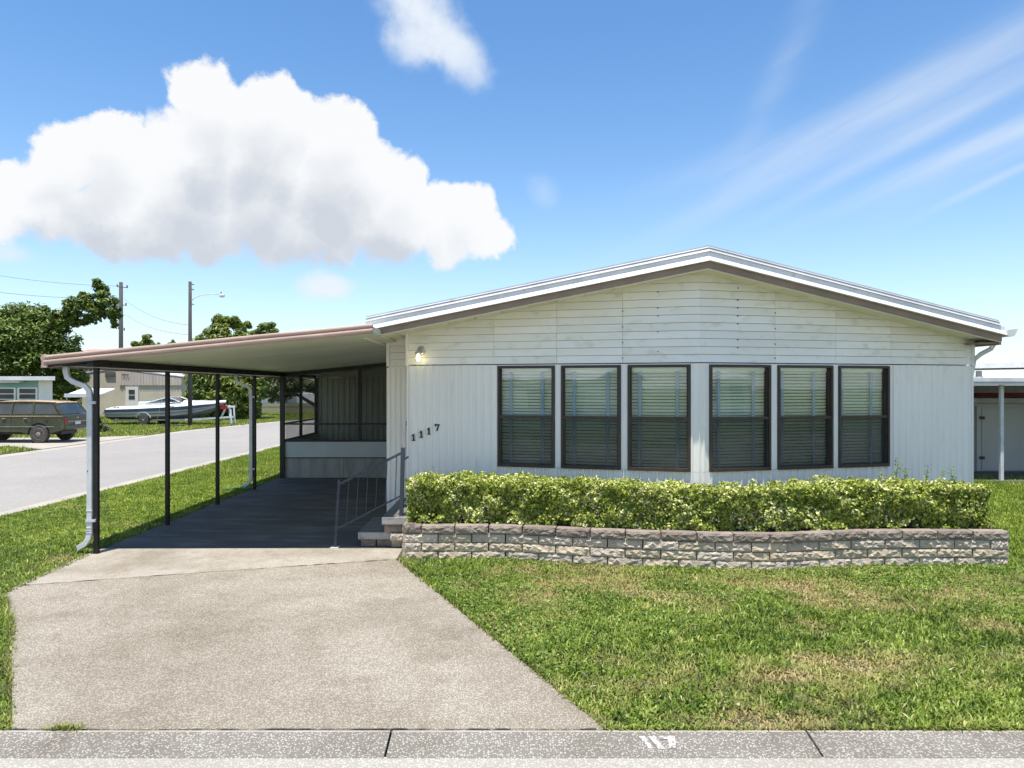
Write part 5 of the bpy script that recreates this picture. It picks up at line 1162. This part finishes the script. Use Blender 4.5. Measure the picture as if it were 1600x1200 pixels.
mb = MB(J); mb.box(4.265, 4.285, .35, WW - .35, .66, .88); mb.build('grille', MT['chrome'], jp)
for w in (.10, WW - .30): mb = MB(J); mb.tube([(4.26, w + .1, .78), (4.29, w + .1, .78)], .09, 12); mb.build('headlight', MT['plate'], jp)
for nm, w in (('mirror', -.16), ('mirror', WW + .02)): mb = MB(J); mb.box(2.86, 2.93, w, w + .14, 1.06, 1.17); mb.build(nm, MT['chrome'], jp)
mb = MB(J); mb.box(.3, 4.0, .35, WW - .35, .30, .45); mb.tube([(rearc, .1, .33), (rearc, WW - .1, .33)], .05, 8); mb.tube([(frontc, .1, .33), (frontc, WW - .1, .33)], .05, 8); mb.build('underbody', MT['black'], jp)
for a_ in (.50, 2.95): mb = MB(J); mb.box(a_, a_ + .85, .06, WW - .06, .42, .80); mb.build('wheel_well', MT['black'], jp)
def wheel(parent, cx, y0, y1, cz_, r, out):
    """wheel whose axle runs along y; out = y of the visible face"""
    n = 24; s = 1 if y1 > y0 else -1
    def rg(rad, y): return [(cx + rad * math.cos(2 * math.pi * k / n), y, cz_ + rad * math.sin(2 * math.pi * k / n)) for k in range(n)]
    mb = MB(); mb.loft([rg(r * .62, y0), rg(r * .93, y0), rg(r, y0 + .03 * s), rg(r, y1 - .03 * s), rg(r * .93, y1), rg(r * .62, y1)]); t = mb.build('tyre', MT['tyre'], parent, smooth=False)
    mb = MB(); mb.loft([rg(r * .66, y0 + .012 * s), rg(r * .60, y0 - .004 * s), rg(r * .52, y0 + .05 * s), rg(r * .30, y0 + .05 * s), rg(r * .22, y0 - .0 * s), rg(r * .05, y0 - .01 * s)]); mb.build('rim', MT['rim'], t)
    for k in range(6):
        q = 2 * math.pi * k / 6; mb = MB(); c = (cx + r * .42 * math.cos(q), y0 + .047 * s, cz_ + r * .42 * math.sin(q)); mb.tube([c, (c[0], c[1] - .006 * s, c[2])], r * .055, 6); mb.build('rim_hole', MT['black'], t)
for l in (rearc, frontc):
    wheel(jp, JX - l, JY - .02, JY + .20, .345, .335, 0); wheel(jp, JX - l, JY + WW + .02, JY + WW - .20, .345, .335, 0)

# ------------------------------------------------------------------ boat on its trailer
BX, BY, BL = -21.75, 39.6, 6.0
MT['gel'] = pmat('white_gelcoat', (.78, .79, .80), (.70, .71, .72), scale=1.5, rough=.25)
MT['navy'] = pmat('faded_navy_stripe', (.05, .085, .13), (.07, .11, .16), scale=2, rough=.3)
MT['hullgrey'] = pmat('chalky_grey_hull', (.42, .42, .38), (.34, .34, .31), scale=1.5, detail=6, stretch=(.5, 1, 3), rough=.4)
MT['hullblue'] = pmat('dull_blue_bottom', (.14, .17, .19), (.10, .13, .15), scale=2, rough=.5)
bt = thing('motor_boat', 'white motor boat with navy stripe and grey hull on a trailer', 'boat', (BX + 3, BY, .3))
def hw(t): return 1.12 * (1 - max(0, (t - .35) / .65) ** 2.4) + .015
def sheer(t): return .86 + .34 * t - .06 * math.sin(math.pi * t)
def keel(t): return .24 + (.84 * max(0, (t - .52) / .48) ** 2.2)
rings = []
for i in range(19):
    t = i / 18; w = hw(t); zs = sheer(t); zk = keel(t); zc = zk + (zs - zk) * .36
    x = BX + BL * t; rake_ = .35 * t ** 3
    half = [(w * .96, zs + .05), (w, zs), (w * .985, zs - (zs - zc) * .42), (w * .975, zs - (zs - zc) * .62), (w * .965, zs - (zs - zc) * .70), (w * .95, zc), (w * .50, zk + .08 * (1 - t)), (0.0, zk)]
    rr_ = [(x + rake_ * (z - zk) / (zs - zk + .1) * .6, BY - a, z) for a, z in half] + [(x + rake_ * (z - zk) / (zs - zk + .1) * .6, BY + a, z) for a, z in reversed(half[:-1])]
    rings.append(rr_)
rowm = [0, 1, 2, 3, 2, 3, 3]; rowm = rowm + rowm[::-1] + [0]
mb = MB(); mb.loft(rings, rowmi=rowm); hull = mb.build('hull', [MT['gel'], MT['navy'], MT['hullgrey'], MT['hullblue']], bt)
# deck with crown
rings = []
for i in range(15):
    t = .02 + .97 * i / 14; w = hw(t) * .93; z = sheer(t) + .05; x = BX + BL * t + .35 * t ** 3 * .6; cr = .10 + .17 * math.exp(-((t - .62) / .22) ** 2)
    rings.append([(x, BY - w, z), (x, BY - w * .7, z + cr * .6), (x, BY, z + cr), (x, BY + w * .7, z + cr * .6), (x, BY + w, z)])
mb = MB(); mb.loft(rings); dk = mb.build('deck', MT['gel'], bt, smooth=False)
mb = MB(); mb.prism([(BX - .32, BY - .95, .58), (BX - .02, BY - 1.0, .62), (BX + .2, BY - 1.0, .96), (BX - .1, BY - .9, .80)], (0, 1.9, 0)); mb.build('swim_platform', MT['gel'], bt, bevel=.02)
for a in (.45, .62): mb = MB(); mb.box(BX + a, BX + a + .12, BY - 1.06, BY - 1.0, .955, .99); mb.build('vent', MT['black'], bt)
zw = 1.22
sideg = [(BX + 2.05, zw - .02), (BX + 3.35, zw + .31), (BX + 3.85, zw + .10)]
for s in (-1, 1):
    y = BY + s * .86
    mb = MB(); mb.face([(BX + 2.05, y, zw - .04), (BX + 3.28, y - s * .08, zw + .30), (BX + 3.82, y - s * .05, zw + .06)]); mb.build('windscreen_side', MT['carglass'], bt, recalc=False)
    mb = MB(); mb.tube([(BX + 2.05, y, zw - .03), (BX + 3.28, y - s * .08, zw + .31), (BX + 3.95, y - s * .12, zw + .04)], .025, 6); mb.build('windscreen_frame', MT['gel'], bt)
mb = MB(); mb.face([(BX + 3.28, BY - .78, zw + .31), (BX + 3.28, BY + .78, zw + .31), (BX + 3.95, BY + .72, zw + .05), (BX + 3.95, BY - .72, zw + .05)]); mb.build('windscreen', MT['carglass'], bt, recalc=False)
mb = MB(); mb.tube([(BX + 3.28, BY - .78, zw + .31), (BX + 3.28, BY + .78, zw + .31)], .022, 6); mb.build('windscreen_frame', MT['gel'], bt)
mb = MB(); mb.box(BX + 3.3, BX + 3.75, BY - 1.10, BY - 1.075, 1.02, 1.06); mb.build('hull_lettering', MT['navy'], bt)
for l in (1.6, 2.3): mb = MB(); mb.box(BX + l, BX + l + .45, BY - .7, BY + .7, .95, 1.28); mb.build('seat', MT['gel'], bt, bevel=.04)
tr = thing('boat_trailer', 'low galvanised trailer carrying the motor boat', 'trailer', (BX + 3, BY, 0))
for s in (-1, 1):
    mb = MB(); mb.bar((BX + .2, BY + s * .75, .27), (BX + 4.6, BY + s * .75, .30), .07, .08); mb.bar((BX + 4.6, BY + s * .75, .30), (BX + 6.6, BY + s * .06, .42), .08, .1); mb.build('frame_rail', MT['gutter'], tr)
    f_ = MB(); fx = BX + 2.1; rg = [[(fx + .40 * math.cos(q), BY + s * (1.02 + w), .30 + .40 * math.sin(q)) for w in (-.14, .12)] for q in np.linspace(.25, math.pi - .25, 9)]
    f_.loft([[a, b, (b[0], b[1], b[2] + .02), (a[0], a[1], a[2] + .02)] for a, b in rg]); f_.build('fender', MT['gutter'], tr)
    wheel(tr, fx, BY + s * 1.12, BY + s * .92, .29, .285, 0)
    mb = MB(); mb.bar((BX + .3, BY + s * .5, .30), (BX + 4.4, BY + s * .5, .32), .1, .06); mb.build('bunk', MT['bark'], tr)
for l in (.5, 2.1, 4.2): mb = MB(); mb.bar((BX + l, BY - .9 * (1 if l < 3 else .8), .33), (BX + l, BY + .9 * (1 if l < 3 else .8), .33), .07, .07); mb.build('cross_member', MT['gutter'], tr)
mb = MB(); mb.bar((BX + 5.9, BY, .42), (BX + 6.2, BY, 1.08), .08, .08); mb.build('winch_post', MT['gutter'], tr)
mb = MB(); mb.box(BX + 5.85, BX + 6.25, BY - .14, BY + .12, .86, 1.06); mb.build('winch', MT['redlens'], tr)
for k, (l, w) in enumerate(((6.42, -.05), (6.62, .08), (6.52, -.12))):
    mb = MB(); mb.bar((BX + l, BY + w, .0), (BX + l - .06, BY + w, 1.08 - k * .12), .09, .07); mb.build('jack_leg', MT['gel'], tr, bevel=.01)
mb = MB(); mb.box(BX + 6.3, BX + 6.7, BY - .16, BY - .08, .95, 1.05); mb.build('jack_head', MT['gel'], tr)
MT['strap'] = pmat('yellow_webbing', (.55, .48, .18), (.45, .40, .16), scale=9, rough=.8)
mb = MB(); q0, q1 = px(255.5, 614, BY - 1.2), px(243.5, 663, BY - 1.35); mb.bar(q0, (q1[0], q1[1], .02), .05, .012); tag(mb.build('tie_strap', MT['strap']), 'yellow tie-down strap slanting from the boat to the grass', 'strap')
mb = MB(); mb.bar((px(246, 600, 37.9)[0], 37.9, .05), (px(286, 600, 37.3)[0], 37.3, .07), .12, .05); tag(mb.build('plank', MT['pole'], bevel=.005), 'bare wooden plank lying in the grass below the boat', 'plank')
mb = MB(); mb.tube([(px(320, 600, 37)[0] + 6 * 0, 36.6, .0), (px(320, 600, 37)[0], 36.6, .05)], .02, 6); bpy.data.objects.remove(mb.build('tmp', MT['wire']))
# green stake lying in the verge by the second downspout
MT['greenpl'] = pmat('green_plastic', (.05, .22, .12), (.07, .28, .16), scale=9, rough=.5)
mb = MB(); mb.tube([(-5.6, 14.02, .05), (-5.06, 14.05, .06)], .012, 6); tag(mb.build('garden_stake', MT['greenpl']), 'thin green garden stake lying on the grass at a carport post', 'stake')

# ------------------------------------------------------------------ neighbours on the right
MT['redtrim'] = pmat('dark_red_trim', (.40, .05, .04), (.32, .04, .032), scale=3, rough=.5)
nc = thing('neighbour_carport', 'white flat-roofed neighbouring carport on thin posts right of the house', 'carport', (11.5, 16, 0))
mb = MB(); mb.box(8.6, 19, 15.2, 22.4, 2.17, 2.24); mb.build('roof', MT['roofwhite'], nc)
mb = MB(); mb.box(8.55, 19.05, 15.12, 15.195, 2.10, 2.16); mb.box(8.55, 19.05, 15.10, 15.195, 2.164, 2.26); mb.build('fascia', MT['gutter'], nc, bevel=.01)
for x in (10.78, 14.2, 17.6): 
    mb = MB(); mb.box(x - .036, x + .036, 15.4, 15.47, 0, 2.17); mb.build('post', MT['gutter'], nc, bevel=.008)
mb = MB(); mb.box(9.2, 19, 15.2, 17.1, 0, .03); mb.build('floor_slab', MT['floorpaint'], nc)
mb = MB(); mb.box(9.98, 10.26, 15.9, 16.1, 1.80, 2.75); mb.build('duct', MT['gutter'], nc)
mb = MB(); mb.tube([(10.6, 15.9, 2.24), (10.6, 15.9, 2.42)], .06, 8); mb.tube([(10.6, 15.9, 2.24), (10.6, 15.9, 2.30)], [.14, .06], 8); mb.build('roof_vent', MT['insul'], nc)
MT['shed'] = pmat('shade_dulled_white_shed', (.40, .41, .39), (.34, .35, .335), scale=1.5, detail=6, stretch=(1, 1, .3), rough=.6)  # white shed with the carport roof's shade mixed into its colour
sh = thing('storage_shed', 'white storage shed with a hinged door in the shade of the neighbouring carport', 'shed', (11.5, 18, 0))
mb = MB(); mb.box(9.2, 19, 17.1, 20, 0, 1.66); mb.build('wall', MT['shed'], sh)
mb = MB(); mb.box(11.45, 13.6, 17.06, 17.098, .06, 1.56); mb.build('door', MT['shed'], sh)
mb = MB(); mb.box(11.32, 11.43, 17.05, 17.098, .04, 1.60); mb.build('door_frame', MT['shed'], sh)
for z in (1.32, .36): mb = MB(); mb.box(11.38, 11.50, 17.03, 17.055, z - .035, z + .035); mb.build('hinge', MT['black'], sh)
mb = MB(); mb.prism([(9.1, 17.0, 1.67), (19.1, 17.0, 1.67), (19.1, 17.0, 1.76), (9.1, 17.0, 1.80)], (0, 3.1, 0)); mb.build('roof', MT['panelgrey'], sh)
nh = thing('neighbour_house', 'neighbouring white home with dark red trim beyond the carport on the right', 'house', (15, 24, 0))
mb = MB(); mb.box(13.6, 26, 22.6, 34, 0, 1.86); mb.build('wall', MT['white'], nh)
mb = MB(); mb.box(13.4, 26, 22.3, 22.58, 1.58, 1.88); mb.build('red_trim', MT['redtrim'], nh)
mb = MB(); mb.box(13.4, 26, 22.4, 34, 1.885, 2.12); mb.build('upper_wall', MT['siding'], nh)
mb = MB(); mb.prism([(13.2, 22.2, 2.72), (26, 22.2, 2.95), (26, 22.2, 3.10), (13.2, 22.2, 2.86)], (0, 12, 0)); mb.build('roof', MT['roofwhite'], nh)
mb = MB(); mb.prism([(13.2, 22.1, 2.62), (26, 22.1, 2.85), (26, 22.1, 3.0), (13.2, 22.1, 2.77)], (0, .095, 0)); mb.build('fascia', MT['gutter'], nh)
for x in (14.6, 17.5): mb = MB(); mb.box(x, x + .12, 22.35, 22.45, 2.12, 2.80); mb.build('post', MT['insul'], nh)
mb = MB(); mb.tube([(13.75, 22.0, 2.70), (13.75, 21.98, 2.5), (13.95, 21.98, 2.3), (14.3, 21.98, 2.28), (14.7, 22.0, 2.32)], .05, 8); mb.build('downspout', MT['gutter'], nh, smooth=True)

# ------------------------------------------------------------------ guessed houses added behind the camera for the window panes to mirror
for x0, x1, y1, lab in ((-23, -9.5, -15.5, 'white mobile home added out of view across the street for the left windows to mirror'), (13, 27, -13, 'white mobile home added out of view across the street for the right windows to mirror')):
    h_ = thing('added_white_house', lab, 'house', ((x0 + x1) / 2, y1 - 3, 0), 'added homes across the street')
    mb = MB(); mb.box(x0, x1, y1 - 7, y1, 0, 2.5); mb.build('wall', MT['white'], h_)
    mb = MB(); mb.prism([(x0 - .3, y1 + .4, 2.5), (x0 - .3, y1 - 3.5, 3.3), (x0 - .3, y1 - 7.4, 2.5)], (x1 - x0 + .6, 0, 0)); mb.build('roof', MT['roofwhite'], h_)
    for k in range(4):
        a = x0 + 1 + k * (x1 - x0 - 2) / 4; mb = MB(); mb.box(a, a + 1.3, y1 - .02, y1 + .03, .95, 2.0); mb.build('window', MT['darkglass'], h_)
    mb = MB(); mb.box(x1 - 1.4, x1 - .5, y1 - .02, y1 + .03, .2, 2.2); mb.build('door', MT['teal'], h_)
